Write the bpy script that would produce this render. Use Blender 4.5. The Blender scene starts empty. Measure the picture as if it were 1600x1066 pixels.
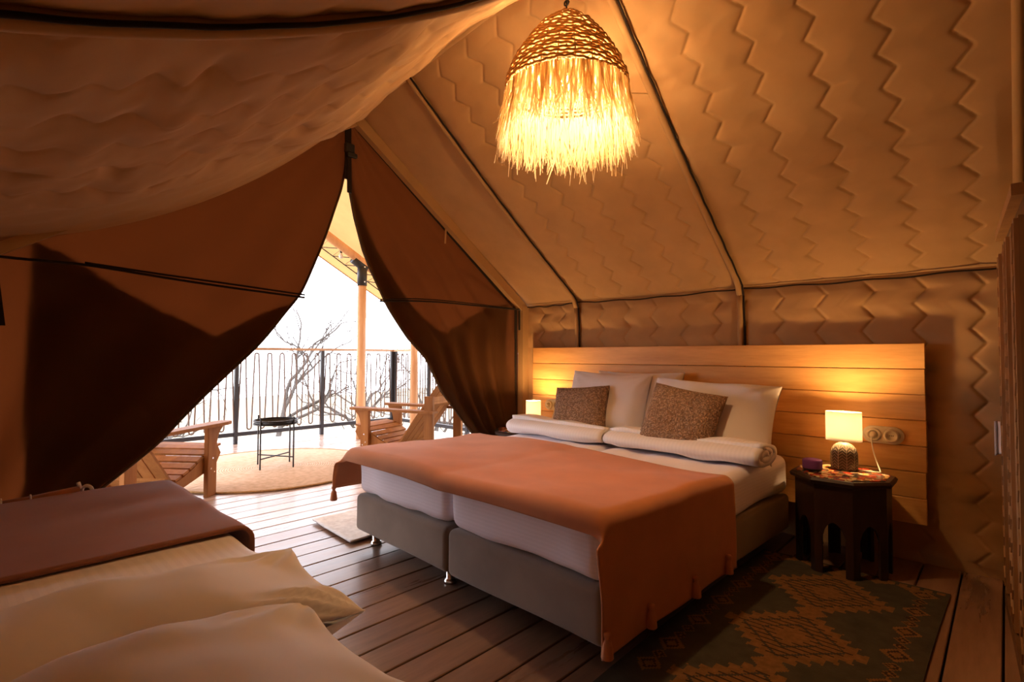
import bpy, math, random
import numpy as np
from mathutils import Matrix, Vector

random.seed(7)
RNG = np.random.default_rng(11)
C = bpy.context.scene.collection
SC = bpy.context.scene
PI = math.pi

# ------------------------------------------------------------------ camera, world, exposure
FPX = 817.3
cam_d = bpy.data.cameras.new('camera')
cam = bpy.data.objects.new('camera', cam_d)
C.objects.link(cam)
cam_d.sensor_width = 36.0
cam_d.lens = FPX / 1600 * 36.0
cam_d.clip_start = 0.02
cam_d.clip_end = 300
yaw, pit, rol = 0.75702, 0.02895, 0.0028
Fv = Vector((-math.sin(yaw) * math.cos(pit), math.cos(yaw) * math.cos(pit), math.sin(pit)))
rv = Vector((math.cos(yaw), math.sin(yaw), 0))
uv_ = rv.cross(Fv)
r2 = rv * math.cos(rol) + uv_ * math.sin(rol)
u2 = -rv * math.sin(rol) + uv_ * math.cos(rol)
M4 = Matrix(((r2.x, u2.x, -Fv.x, 0), (r2.y, u2.y, -Fv.y, 0), (r2.z, u2.z, -Fv.z, 1.12), (0, 0, 0, 1)))
cam.matrix_world = M4
SC.camera = cam

world = bpy.data.worlds.new('overcast_sky')
SC.world = world
world.use_nodes = True
bg = world.node_tree.nodes['Background']
bg.inputs[0].default_value = (0.95, 0.955, 1.05, 1)
bg.inputs[1].default_value = 6.6

SC.view_settings.view_transform = 'Standard'
SC.view_settings.look = 'None'
SC.view_settings.exposure = 0.0
SC.view_settings.gamma = 1.0
SC.view_settings.use_curve_mapping = False
SC.cycles.use_denoising = True
SC.cycles.max_bounces = 10
SC.cycles.diffuse_bounces = 6
SC.cycles.transmission_bounces = 8
SC.cycles.sample_clamp_indirect = 6.0
SC.cycles.caustics_reflective = False
SC.cycles.caustics_refractive = False

PENDANT_COL, PENDANT_STR = (1.0, 0.62, 0.29), 800.0
LAMP_COL, LAMP_STR = (1.0, 0.55, 0.21), 880.0

# ------------------------------------------------------------------ materials
def hexc(r, g, b):
    f = lambda c: (c / 255 / 12.92) if c / 255 <= 0.04045 else ((c / 255 + 0.055) / 1.055) ** 2.4
    return (f(r), f(g), f(b), 1)

class NT:
    def __init__(s, name):
        s.m = bpy.data.materials.new(name)
        s.m.use_nodes = True
        s.t = s.m.node_tree
        s.t.nodes.clear()
        s.out = s.n('ShaderNodeOutputMaterial')
    def n(s, typ, **kw):
        nd = s.t.nodes.new(typ)
        for k, v in kw.items():
            if k.startswith('i_'):
                nd.inputs[k[2:].replace('_', ' ')].default_value = v
            else:
                setattr(nd, k, v)
        return nd
    def l(s, a, b):
        s.t.links.new(a, b)
    def coord(s, scale=(1, 1, 1), rand=False, kind='Object'):
        tc = s.n('ShaderNodeTexCoord')
        mp = s.n('ShaderNodeMapping')
        mp.inputs['Scale'].default_value = scale
        s.l(tc.outputs[kind], mp.inputs['Vector'])
        if rand:
            oi = s.n('ShaderNodeObjectInfo')
            mu = s.n('ShaderNodeVectorMath', operation='SCALE')
            mu.inputs[0].default_value = (37.1, 23.7, 11.3)
            s.l(oi.outputs['Random'], mu.inputs['Scale'])
            s.l(mu.outputs[0], mp.inputs['Location'])
        return mp.outputs[0]
    def noise(s, vec, scale, detail=4, rough=0.55):
        nd = s.n('ShaderNodeTexNoise')
        nd.inputs['Scale'].default_value = scale
        nd.inputs['Detail'].default_value = detail
        nd.inputs['Roughness'].default_value = rough
        s.l(vec, nd.inputs['Vector'])
        return nd.outputs['Fac']
    def ramp(s, fac, stops):
        r = s.n('ShaderNodeValToRGB')
        e = r.color_ramp.elements
        while len(e) < len(stops):
            e.new(0.5)
        for k, (p, c) in enumerate(stops):
            e[k].position = p
            e[k].color = c
        s.l(fac, r.inputs[0])
        return r.outputs[0]
    def bump(s, h, strength=0.3, dist=0.01):
        b = s.n('ShaderNodeBump')
        b.inputs['Strength'].default_value = strength
        b.inputs['Distance'].default_value = dist
        s.l(h, b.inputs['Height'])
        return b.outputs[0]
    def mix(s, a, b, fac, mode='MIX'):
        m = s.n('ShaderNodeMix', data_type='RGBA', blend_type=mode)
        if isinstance(fac, float):
            m.inputs[0].default_value = fac
        else:
            s.l(fac, m.inputs[0])
        for k, v in ((6, a), (7, b)):
            if isinstance(v, tuple):
                m.inputs[k].default_value = v
            else:
                s.l(v, m.inputs[k])
        return m.outputs[2]
    def principled(s, col, rough=0.6, metal=0.0, spec=0.3, normal=None, sheen=0.0):
        p = s.n('ShaderNodeBsdfPrincipled')
        if isinstance(col, tuple):
            p.inputs['Base Color'].default_value = col
        else:
            s.l(col, p.inputs['Base Color'])
        if isinstance(rough, (int, float)):
            p.inputs['Roughness'].default_value = rough
        else:
            s.l(rough, p.inputs['Roughness'])
        p.inputs['Metallic'].default_value = metal
        p.inputs['Specular IOR Level'].default_value = spec
        p.inputs['Sheen Weight'].default_value = sheen
        if normal is not None:
            s.l(normal, p.inputs['Normal'])
        return p.outputs[0]
    def done(s, sh):
        s.l(sh, s.out.inputs[0])
        return s.m

def cl(c, k):
    return (min(c[0] * k, 1), min(c[1] * k, 1), min(c[2] * k, 1), 1)

def fabric(name, col, var=0.12, weave=420, bstr=0.15, sheen=0.1, rough=0.85, blotch=5.0):
    t = NT(name)
    v = t.coord()
    n1 = t.noise(v, blotch, 4)
    c = t.ramp(n1, [(0.3, cl(col, 1 - var)), (0.7, cl(col, 1 + var))])
    n2 = t.noise(v, weave, 2)
    return t.done(t.principled(c, rough, spec=0.12, normal=t.bump(n2, bstr, 0.002), sheen=sheen))

def translucent(name, col, tcol, fac, weave=300, var=0.1):
    t = NT(name)
    v = t.coord()
    n1 = t.noise(v, 4, 4)
    c = t.ramp(n1, [(0.3, cl(col, 1 - var)), (0.7, cl(col, 1 + var))])
    n2 = t.noise(v, weave, 2)
    nb = t.bump(n2, 0.12, 0.002)
    p = t.principled(c, 0.85, spec=0.1, normal=nb)
    tr = t.n('ShaderNodeBsdfTranslucent')
    tr.inputs[0].default_value = tcol
    mx = t.n('ShaderNodeMixShader')
    mx.inputs[0].default_value = fac
    t.l(p, mx.inputs[1])
    t.l(tr.outputs[0], mx.inputs[2])
    return t.done(mx.outputs[0])

def wood(name, c0, c1, axis='y', rough=0.5, grain=14.0, knots=True, spec=0.3, rand=True, bump=0.15):
    t = NT(name)
    sc = {'x': (0.12, 1, 1), 'y': (1, 0.12, 1), 'z': (1, 1, 0.12)}[axis]
    v = t.coord(sc, rand)
    n1 = t.noise(v, grain, 6, 0.6)
    n0 = t.noise(v, grain * 6, 3, 0.6)
    sumn = t.n('ShaderNodeMath', operation='MULTIPLY_ADD')
    t.l(n0, sumn.inputs[0])
    sumn.inputs[1].default_value = 0.3
    t.l(n1, sumn.inputs[2])
    c = t.ramp(sumn.outputs[0], [(0.42, c0), (0.82, c1)])
    oi = t.n('ShaderNodeObjectInfo')
    tint = t.ramp(oi.outputs['Random'], [(0, (0.78, 0.78, 0.78, 1)), (1, (1.12, 1.1, 1.08, 1))])
    c = t.mix(c, tint, 1.0, 'MULTIPLY')
    if knots:
        v2 = t.coord({'x': (0.45, 1, 1), 'y': (1, 0.45, 1), 'z': (1, 1, 0.45)}[axis], rand)
        vo = t.n('ShaderNodeTexVoronoi', i_Scale=4.2)
        t.l(v2, vo.inputs['Vector'])
        k = t.ramp(vo.outputs['Distance'], [(0.012, (0.34, 0.22, 0.14, 1)), (0.05, (1, 1, 1, 1))])
        c = t.mix(c, k, 1.0, 'MULTIPLY')
    r = t.n('ShaderNodeMath', operation='MULTIPLY_ADD')
    t.l(n1, r.inputs[0])
    r.inputs[1].default_value = 0.25
    r.inputs[2].default_value = rough - 0.12
    return t.done(t.principled(c, r.outputs[0], spec=spec, normal=t.bump(sumn.outputs[0], bump, 0.004)))

def plain(name, col, rough=0.5, metal=0.0, spec=0.4, var=0.06):
    t = NT(name)
    v = t.coord()
    n = t.noise(v, 30, 3)
    c = t.ramp(n, [(0.3, cl(col, 1 - var)), (0.7, cl(col, 1 + var))])
    return t.done(t.principled(c, rough, metal, spec))

def emitter(name, col, strength):
    t = NT(name)
    e = t.n('ShaderNodeEmission')
    e.inputs[0].default_value = (*col, 1)
    e.inputs[1].default_value = strength
    return t.done(e.outputs[0])

MAT = {}
MAT['lining'] = fabric('quilted_lining', (0.47, 0.29, 0.135, 1), 0.07, 500, 0.1)
MAT['lining_band'] = fabric('lining_band', (0.43, 0.265, 0.12, 1), 0.06, 500, 0.1)
MAT['piping'] = fabric('dark_piping', (0.022, 0.014, 0.01, 1))
MAT['canvas'] = translucent('door_canvas', (0.105, 0.047, 0.018, 1), (0.46, 0.225, 0.105, 1), 0.42)
MAT['canvas_flap'] = fabric('outer_flap_canvas', (0.09, 0.05, 0.022, 1), 0.08)
MAT['fly'] = translucent('fly_canvas', (0.58, 0.36, 0.17, 1), (0.40, 0.21, 0.075, 1), 0.45)
MAT['pine'] = wood('pine_board', (0.56, 0.27, 0.075, 1), (0.78, 0.45, 0.16, 1), 'x', 0.42, 10)
MAT['floor'] = wood('stained_plank', (0.135, 0.072, 0.045, 1), (0.30, 0.18, 0.115, 1), 'y', 0.30, 9, True, 0.5, bump=0.08)
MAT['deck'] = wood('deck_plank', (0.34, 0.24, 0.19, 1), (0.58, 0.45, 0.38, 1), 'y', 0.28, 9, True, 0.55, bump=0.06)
MAT['under'] = plain('subfloor_dark', (0.02, 0.014, 0.01, 1), 0.9)
MAT['chair'] = wood('chair_wood', (0.24, 0.088, 0.022, 1), (0.37, 0.155, 0.045, 1), 'z', 0.6, 12, False, 0.12)
MAT['pole'] = wood('pole_wood', (0.50, 0.25, 0.11, 1), (0.68, 0.40, 0.20, 1), 'z', 0.5, 10, True)
MAT['rail'] = wood('rail_wood', (0.42, 0.25, 0.14, 1), (0.6, 0.4, 0.25, 1), 'y', 0.5, 10, False)
MAT['black'] = plain('black_metal', (0.02, 0.018, 0.018, 1), 0.45, 0.0)
MAT['steel'] = plain('dark_steel_post', (0.03, 0.028, 0.032, 1), 0.5)
MAT['rod'] = plain('rusty_rod', (0.16, 0.11, 0.085, 1), 0.6)
MAT['chrome'] = plain('chrome', (0.8, 0.78, 0.76, 1), 0.15, 1.0)
MAT['velvet'] = fabric('taupe_velvet', (0.25, 0.19, 0.145, 1), 0.16, 300, 0.1, 0.35, 0.9, 3.5)
MAT['throw'] = fabric('terracotta_throw', (0.54, 0.225, 0.105, 1), 0.08, 500, 0.2, 0.15)
MAT['throw_dark'] = fabric('russet_throw', (0.27, 0.115, 0.07, 1), 0.08, 500, 0.2, 0.15)
MAT['jute'] = None
MAT['mat'] = fabric('pale_mat', (0.74, 0.76, 0.76, 1), 0.14, 160, 0.6, 0.0, 0.95, 26)
MAT['walnut'] = wood('dark_walnut', (0.018, 0.008, 0.005, 1), (0.036, 0.016, 0.009, 1), 'z', 0.45, 12, False)
MAT['carved'] = wood('carved_wood', (0.30, 0.16, 0.07, 1), (0.45, 0.27, 0.13, 1), 'z', 0.5, 14, False)
MAT['wardrobe'] = wood('wardrobe_wood', (0.09, 0.045, 0.022, 1), (0.16, 0.085, 0.042, 1), 'z', 0.5, 14, False)
MAT['ivory'] = plain('ivory_ceramic', (0.62, 0.55, 0.42, 1), 0.3)
MAT['slot'] = plain('dark_hole', (0.02, 0.018, 0.015, 1), 0.6)
MAT['purple'] = fabric('purple_cloth_cover', (0.16, 0.055, 0.24, 1), 0.08, 900, 0.4, 0.0, 0.6)
MAT['ceramic'] = plain('taupe_ceramic', (0.085, 0.065, 0.048, 1), 0.45)
MAT['ceramic_line'] = plain('cream_line', (0.40, 0.33, 0.24, 1), 0.5)
MAT['speckle'] = None
MAT['shade'] = translucent('lamp_shade_fabric', (0.82, 0.80, 0.76, 1), (0.85, 0.82, 0.78, 1), 0.5, 600)
MAT['raffia'] = translucent('raffia_strand', (0.74, 0.60, 0.40, 1), (0.95, 0.86, 0.68, 1), 0.6, 200, 0.25)
MAT['rope'] = fabric('seagrass_rope', (0.46, 0.27, 0.11, 1), 0.25, 150, 0.6, 0.0, 0.9, 60)
MAT['bulb_p'] = emitter('pendant_bulb_glow', PENDANT_COL, PENDANT_STR)
MAT['bulb_l'] = emitter('lamp_bulb_glow', LAMP_COL, LAMP_STR)
MAT['cord'] = plain('white_cord', (0.7, 0.66, 0.58, 1), 0.5)
MAT['bark'] = plain('bark', (0.10, 0.085, 0.075, 1), 0.9, 0, 0.2, 0.3)
MAT['towel'] = fabric('white_towel', (0.72, 0.68, 0.68, 1), 0.05)
MAT['hedge'] = plain('dry_slope', (0.34, 0.28, 0.2, 1), 0.95, 0, 0.1, 0.2)
MAT['festoon'] = plain('frosted_bulb', (0.8, 0.8, 0.78, 1), 0.2)

def sheet_mat(name, col, freq, axis):
    t = NT(name)
    v = t.coord()
    w = t.n('ShaderNodeTexWave', wave_type='BANDS', bands_direction=axis)
    w.inputs['Scale'].default_value = freq
    t.l(v, w.inputs['Vector'])
    c = t.ramp(w.outputs['Fac'], [(0.4, cl(col, 0.975)), (0.6, cl(col, 1.01))])
    rr = t.ramp(w.outputs['Fac'], [(0.4, (0.8, 0.8, 0.8, 1)), (0.6, (0.55, 0.55, 0.55, 1))])
    n2 = t.noise(v, 700, 2)
    return t.done(t.principled(c, rr, spec=0.25, normal=t.bump(n2, 0.08, 0.002), sheen=0.1))
MAT['sheet_z'] = sheet_mat('striped_sheet_side', (0.86, 0.82, 0.90, 1), 18, 'Z')
MAT['sheet_x'] = sheet_mat('striped_sheet', (0.76, 0.72, 0.72, 1), 14, 'X')
MAT['sheet_y'] = sheet_mat('striped_sheet_fine', (0.76, 0.72, 0.72, 1), 12, 'Y')
MAT['pillow'] = fabric('white_pillowcase', (0.74, 0.70, 0.70, 1), 0.03, 600, 0.1)

def jute():
    t = NT('braided_jute')
    tc = t.n('ShaderNodeTexCoord')
    ln = t.n('ShaderNodeVectorMath', operation='LENGTH')
    t.l(tc.outputs['Object'], ln.inputs[0])
    m = t.n('ShaderNodeMath', operation='MULTIPLY'); m.inputs[1].default_value = 45 * 2 * PI
    t.l(ln.outputs['Value'], m.inputs[0])
    s = t.n('ShaderNodeMath', operation='SINE'); t.l(m.outputs[0], s.inputs[0])
    n = t.noise(tc.outputs['Object'], 22, 4)
    c = t.ramp(n, [(0.3, (0.56, 0.40, 0.27, 1)), (0.7, (0.74, 0.56, 0.42, 1))])
    ad = t.n('ShaderNodeMath', operation='ADD'); t.l(s.outputs[0], ad.inputs[0]); t.l(n, ad.inputs[1])
    return t.done(t.principled(c, 0.95, spec=0.05, normal=t.bump(ad.outputs[0], 0.5, 0.006)))
MAT['jute'] = jute()

def speckle():
    t = NT('speckled_stone_ceramic')
    v = t.coord()
    n = t.noise(v, 160, 3, 0.7)
    c = t.ramp(n, [(0.42, (0.10, 0.07, 0.045, 1)), (0.55, (0.45, 0.36, 0.25, 1))])
    return t.done(t.principled(c, 0.6, normal=t.bump(n, 0.4, 0.004)))
MAT['speckle'] = speckle()

def cushion_mat():
    t = NT('woven_brown_cushion')
    v = t.coord()
    vo = t.n('ShaderNodeTexVoronoi', i_Scale=95.0)
    t.l(v, vo.inputs['Vector'])
    n = t.noise(v, 60, 3)
    c = t.ramp(vo.outputs['Distance'], [(0.1, (0.52, 0.36, 0.26, 1)), (0.6, (0.25, 0.155, 0.10, 1))])
    c = t.mix(c, t.ramp(n, [(0.35, (0.75, 0.75, 0.75, 1)), (0.65, (1.2, 1.15, 1.1, 1))]), 1.0, 'MULTIPLY')
    inv = t.n('ShaderNodeMath', operation='SUBTRACT'); inv.inputs[0].default_value = 1
    t.l(vo.outputs['Distance'], inv.inputs[1])
    return t.done(t.principled(c, 0.9, spec=0.1, normal=t.bump(inv.outputs[0], 0.9, 0.012)))
MAT['cushion'] = cushion_mat()

def mosaic():
    t = NT('mosaic_tile_top')
    v = t.coord((1, 1, 0))
    vo = t.n('ShaderNodeTexVoronoi', i_Scale=32.0, distance='CHEBYCHEV')
    vo.inputs['Randomness'].default_value = 0.7
    t.l(v, vo.inputs['Vector'])
    sp = t.n('ShaderNodeSeparateColor'); t.l(vo.outputs['Color'], sp.inputs[0])
    r = t.n('ShaderNodeValToRGB'); r.color_ramp.interpolation = 'CONSTANT'
    e = r.color_ramp.elements
    cols = [(0.36, 0.035, 0.02, 1), (0.05, 0.035, 0.03, 1), (0.55, 0.38, 0.16, 1), (0.42, 0.05, 0.025, 1), (0.10, 0.10, 0.10, 1), (0.65, 0.55, 0.38, 1)]
    while len(e) < len(cols): e.new(0.5)
    for k, c in enumerate(cols):
        e[k].position = k / len(cols); e[k].color = c
    t.l(sp.outputs[0], r.inputs[0])
    vd = t.n('ShaderNodeTexVoronoi', i_Scale=32.0, distance='CHEBYCHEV', feature='F2')
    vd.inputs['Randomness'].default_value = 0.7
    t.l(v, vd.inputs['Vector'])
    sb = t.n('ShaderNodeMath', operation='SUBTRACT')
    t.l(vd.outputs['Distance'], sb.inputs[0]); t.l(vo.outputs['Distance'], sb.inputs[1])
    j = t.ramp(sb.outputs[0], [(0.05, (0.5, 0.42, 0.3, 1)), (0.1, (1, 1, 1, 1))])
    return t.done(t.principled(t.mix(r.outputs[0], j, 1.0, 'MULTIPLY'), 0.25, spec=0.5))
MAT['mosaic'] = mosaic()
MAT['kilim_ground'] = fabric('kilim_ground_wool', (0.052, 0.045, 0.03, 1), 0.18, 260, 0.6, 0.0, 0.95, 14)
MAT['kilim_motif'] = fabric('kilim_motif_wool', (0.17, 0.085, 0.028, 1), 0.2, 260, 0.6, 0.0, 0.95, 40)
MAT['kilim_dark'] = fabric('kilim_dark_wool', (0.04, 0.024, 0.014, 1), 0.2, 260, 0.6, 0.0, 0.95, 40)

# ------------------------------------------------------------------ mesh helpers
MTX = {}

def tag(o, label=None, cat=None, group=None, kind=None):
    if label: o['label'] = label
    if cat: o['category'] = cat
    if group: o['group'] = group
    if kind: o['kind'] = kind
    return o

def empty(name, loc=(0, 0, 0), rz=0.0, parent=None):
    o = bpy.data.objects.new(name, None)
    C.objects.link(o)
    o.empty_display_size = 0.05
    o.location = loc
    o.rotation_euler = (0, 0, rz)
    MTX[o] = Matrix.Translation(Vector(loc)) @ Matrix.Rotation(rz, 4, 'Z')
    if parent:
        o.parent = parent
    return o

def thing(name, label, cat, loc=(0, 0, 0), rz=0.0, group=None):
    return tag(empty(name, loc, rz), label, cat, group)

class MB:
    def __init__(s):
        s.v = []; s.f = []; s.mi = []; s.n = 0
    def add(s, v, f, mi=0):
        v = np.asarray(v, float).reshape(-1, 3)
        s.v.append(v)
        s.f.extend([tuple(int(i) + s.n for i in q) for q in f])
        s.mi.extend([mi] * len(f))
        s.n += len(v)
        return s
    def box(s, x0, x1, y0, y1, z0, z1, mi=0):
        v = [(x, y, z) for z in (z0, z1) for y in (y0, y1) for x in (x0, x1)]
        f = [(0, 2, 3, 1), (4, 5, 7, 6), (0, 1, 5, 4), (2, 6, 7, 3), (0, 4, 6, 2), (1, 3, 7, 5)]
        return s.add(v, f, mi)
    def bbox(s, x0, x1, y0, y1, z0, z1, b=0.004, mi=0):
        """box with chamfered edges"""
        b = min(b, (x1 - x0) * .45, (y1 - y0) * .45, (z1 - z0) * .45)
        v = []; 
        X = (x0, x1); Y = (y0, y1); Z = (z0, z1)
        idx = {}
        for i in (0, 1):
            for j in (0, 1):
                for k in (0, 1):
                    sx, sy, sz = (1 - 2 * i) * b, (1 - 2 * j) * b, (1 - 2 * k) * b
                    idx[(i, j, k, 0)] = len(v); v.append((X[i], Y[j] + sy, Z[k] + sz))
                    idx[(i, j, k, 1)] = len(v); v.append((X[i] + sx, Y[j], Z[k] + sz))
                    idx[(i, j, k, 2)] = len(v); v.append((X[i] + sx, Y[j] + sy, Z[k]))
        f = []
        for a in range(3):
            o1, o2 = [q for q in range(3) if q != a]
            for sgn in (0, 1):
                loop = []
                for (p, q) in ((0, 0), (1, 0), (1, 1), (0, 1)):
                    c = [0, 0, 0]; c[a] = sgn; c[o1] = p; c[o2] = q
                    loop.append(idx[(*c, a)])
                f.append(tuple(loop))
            for (p, q) in ((0, 0), (0, 1), (1, 0), (1, 1)):
                c0 = [0, 0, 0]; c0[o1] = p; c0[o2] = q; c1 = list(c0); c1[a] = 1
                f.append((idx[(*c0, o1)], idx[(*c1, o1)], idx[(*c1, o2)], idx[(*c0, o2)]))
        for i in (0, 1):
            for j in (0, 1):
                for k in (0, 1):
                    f.append((idx[(i, j, k, 0)], idx[(i, j, k, 1)], idx[(i, j, k, 2)]))
        return s.add(v, f, mi)
    def obox(s, c, ax, ay, az, hx, hy, hz, mi=0):
        """oriented box: centre, three unit axes, half sizes"""
        c, ax, ay, az = (np.asarray(q, float) for q in (c, ax, ay, az))
        v = [c + ax * hx * i + ay * hy * j + az * hz * k for k in (-1, 1) for j in (-1, 1) for i in (-1, 1)]
        f = [(0, 2, 3, 1), (4, 5, 7, 6), (0, 1, 5, 4), (2, 6, 7, 3), (0, 4, 6, 2), (1, 3, 7, 5)]
        return s.add(v, f, mi)
    def bar(s, p0, p1, w, h, up=(0, 0, 1), mi=0):
        p0, p1 = np.asarray(p0, float), np.asarray(p1, float)
        d = p1 - p0; L = np.linalg.norm(d); d /= L
        side = np.cross(d, up); side /= np.linalg.norm(side)
        u = np.cross(side, d)
        return s.obox((p0 + p1) / 2, d, side, u, L / 2, w / 2, h / 2, mi)
    def tube(s, pts, r, n=8, closed=False, cap=True, mi=0):
        pts = np.asarray(pts, float)
        m = len(pts)
        rr = np.full(m, r) if np.isscalar(r) else np.asarray(r, float)
        t = np.gradient(pts, axis=0) if not closed else (np.roll(pts, -1, 0) - np.roll(pts, 1, 0))
        t /= np.linalg.norm(t, axis=1)[:, None] + 1e-12
        ref = np.array([0, 0, 1.0]) if abs(t[0][2]) < 0.9 else np.array([1.0, 0, 0])
        v = []
        u = np.cross(ref, t[0]); u /= np.linalg.norm(u)
        for i in range(m):
            u = u - t[i] * (u @ t[i]); u /= np.linalg.norm(u) + 1e-12
            w = np.cross(t[i], u)
            a = np.arange(n) * 2 * PI / n
            v.append(pts[i] + rr[i] * (np.cos(a)[:, None] * u + np.sin(a)[:, None] * w))
        v = np.concatenate(v)
        f = []
        for i in range(m if closed else m - 1):
            j = (i + 1) % m
            for k in range(n):
                l = (k + 1) % n
                f.append((i * n + k, i * n + l, j * n + l, j * n + k))
        if cap and not closed:
            f.append(tuple(range(n - 1, -1, -1)))
            f.append(tuple(range((m - 1) * n, m * n)))
        return s.add(v, f, mi)
    def lathe(s, prof, c=(0, 0, 0), n=24, sx=1.0, sy=1.0, mi=0, cap=True):
        """profile of (r, z) around z"""
        v = []; f = []
        for r, z in prof:
            for k in range(n):
                a = 2 * PI * k / n
                v.append((c[0] + r * sx * math.cos(a), c[1] + r * sy * math.sin(a), c[2] + z))
        for i in range(len(prof) - 1):
            for k in range(n):
                l = (k + 1) % n
                f.append((i * n + k, i * n + l, (i + 1) * n + l, (i + 1) * n + k))
        if cap:
            if prof[0][0] > 1e-6: f.append(tuple(range(n - 1, -1, -1)))
            if prof[-1][0] > 1e-6: f.append(tuple(range((len(prof) - 1) * n, len(prof) * n)))
        return s.add(v, f, mi)
    def grid(s, P, mi=0, flip=False):
        """P: (m, n, 3)"""
        m, n = P.shape[:2]
        i, j = np.meshgrid(np.arange(m - 1), np.arange(n - 1), indexing='ij')
        a = (i * n + j).ravel()
        q = np.stack([a, a + 1, a + n + 1, a + n], 1)
        if flip: q = q[:, ::-1]
        return s.add(P.reshape(-1, 3), q.tolist(), mi)
    def prism(s, poly, axis, a0, a1, mi=0):
        """polygon in the two other axes, extruded along axis"""
        n = len(poly); v = []
        for a in (a0, a1):
            for p, q in poly:
                v.append({0: (a, p, q), 1: (p, a, q), 2: (p, q, a)}[axis])
        f = [tuple(range(n - 1, -1, -1)), tuple(range(n, 2 * n))]
        for k in range(n):
            l = (k + 1) % n
            f.append((k, l, n + l, n + k))
        return s.add(v, f, mi)
    def build(s, name, mat, parent=None, smooth=False, local=False, fixn=False):
        v = np.concatenate(s.v)
        me = bpy.data.meshes.new(name)
        loc = None
        if parent is None:
            lo, hi = v.min(0), v.max(0)
            loc = np.array([(lo[0] + hi[0]) / 2, (lo[1] + hi[1]) / 2, lo[2]])
            v = v - loc
        elif not local:
            inv = np.array(MTX[parent].inverted())
            v = v @ inv[:3, :3].T + inv[:3, 3]
        me.from_pydata(v.tolist(), [], s.f)
        mats = mat if isinstance(mat, (list, tuple)) else [mat]
        for m in mats:
            me.materials.append(MAT[m] if isinstance(m, str) else m)
        if len(mats) > 1:
            me.polygons.foreach_set('material_index', s.mi)
        if smooth:
            me.polygons.foreach_set('use_smooth', [True] * len(me.polygons))
        if fixn:
            import bmesh
            bm = bmesh.new(); bm.from_mesh(me)
            bmesh.ops.recalc_face_normals(bm, faces=bm.faces)
            bm.to_mesh(me); bm.free()
        me.update()
        o = bpy.data.objects.new(name, me)
        C.objects.link(o)
        if loc is not None:
            o.location = loc
            MTX[o] = Matrix.Translation(Vector(loc))
        else:
            o.parent = parent
            MTX[o] = MTX[parent].copy()
        return o

def recalc(o):
    import bmesh
    bm = bmesh.new(); bm.from_mesh(o.data)
    bmesh.ops.recalc_face_normals(bm, faces=bm.faces)
    bm.to_mesh(o.data); bm.free()
    return o

def solid(o, t, offset=0.0):
    md = o.modifiers.new('thickness', 'SOLIDIFY')
    md.thickness = t
    md.offset = offset
    return o

def copy_tree(o, loc=None, rz=None, parent=None):
    c = o.copy(); C.objects.link(c)
    if parent is not None: c.parent = parent
    if loc is not None: c.location = loc
    if rz is not None: c.rotation_euler = (0, 0, rz)
    for ch in [q for q in bpy.data.objects if q.parent == o]:
        copy_tree(ch, parent=c)
    return c

class Wavy:
    """smooth noise: a sum of sines with random directions"""
    def __init__(s, n, fmin, fmax, aniso=(1, 1, 1), seed=0):
        g = np.random.default_rng(seed)
        d = g.normal(size=(n, 3)); d /= np.linalg.norm(d, axis=1)[:, None]
        f = np.exp(g.uniform(math.log(fmin), math.log(fmax), n))
        s.k = d * f[:, None] * 2 * PI * np.asarray(aniso)
        s.p = g.uniform(0, 2 * PI, n)
        s.a = (fmin / f) ** 0.7
        s.a /= math.sqrt((s.a ** 2).sum() / 2)
    def __call__(s, P):
        P = np.asarray(P, float)
        return (np.sin(P @ s.k.T + s.p) * s.a).sum(-1)

def softbox_pts(c, size, r, n, noise=None, amp=0.0):
    """rounded box as a cube-mapped grid; returns list of six (n,n,3) patches in local axes"""
    c = np.asarray(c, float); h = np.asarray(size, float) / 2
    out = []
    for a in range(3):
        o1, o2 = [q for q in range(3) if q != a]
        for sg in (-1, 1):
            def ticks(hh, m):
                core = np.linspace(-(hh - r), hh - r, max(m, 2))
                k = np.linspace(0, 1, 5)[1:]
                hi = (hh - r) + r * k; lo = -(hh - r) - r * k[::-1]
                return np.concatenate([lo, core, hi])
            t1 = ticks(h[o1], n[o1]); t2 = ticks(h[o2], n[o2])
            A, B = np.meshgrid(t1, t2, indexing='ij')
            P = np.zeros(A.shape + (3,))
            P[..., o1] = A; P[..., o2] = B; P[..., a] = sg * h[a]
            inner = np.clip(P, -(h - r), h - r)
            d = P - inner
            # map square corner to a sphere corner
            dn = d / (np.linalg.norm(d, axis=-1)[..., None] + 1e-12)
            Q = inner + dn * r
            Q = Q + c
            if noise is not None:
                Q = Q + dn * (noise(Q) * amp)[..., None]
            flip = (sg == 1) ^ (a == 1)
            out.append((Q, flip))
    return out

def softbox(mb, c, size, r, n=(8, 8, 4), noise=None, amp=0.0, xf=None, mi=0):
    for Q, flip in softbox_pts(c, size, r, n, noise, amp):
        if xf is not None:
            Q = xf(Q)
        mb.grid(Q, mi, flip=not flip)
    return mb

def weld(o, d=0.0005):
    import bmesh
    bm = bmesh.new(); bm.from_mesh(o.data)
    bmesh.ops.remove_doubles(bm, verts=bm.verts, dist=d)
    bmesh.ops.recalc_face_normals(bm, faces=bm.faces)
    bm.to_mesh(o.data); bm.free()
    return o

# ------------------------------------------------------------------ tent shell dimensions
XG, XB = -3.30, 1.50            # door gable, back end
YW, YL, YR = 3.64, -0.22, 1.87  # headboard wall, left wall, ridge
ZE = 1.59
RIBS = [-2.66, -1.30, 0.055]
RIBS_L = [-2.66, -1.15, 0.055]

def ridge_z(x):
    x = np.asarray(x, float)
    return np.interp(x, [-3.3, -2.7, -2.2, -1.8, 1.5], [2.80, 2.85, 2.90, 2.93, 2.93])

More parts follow.
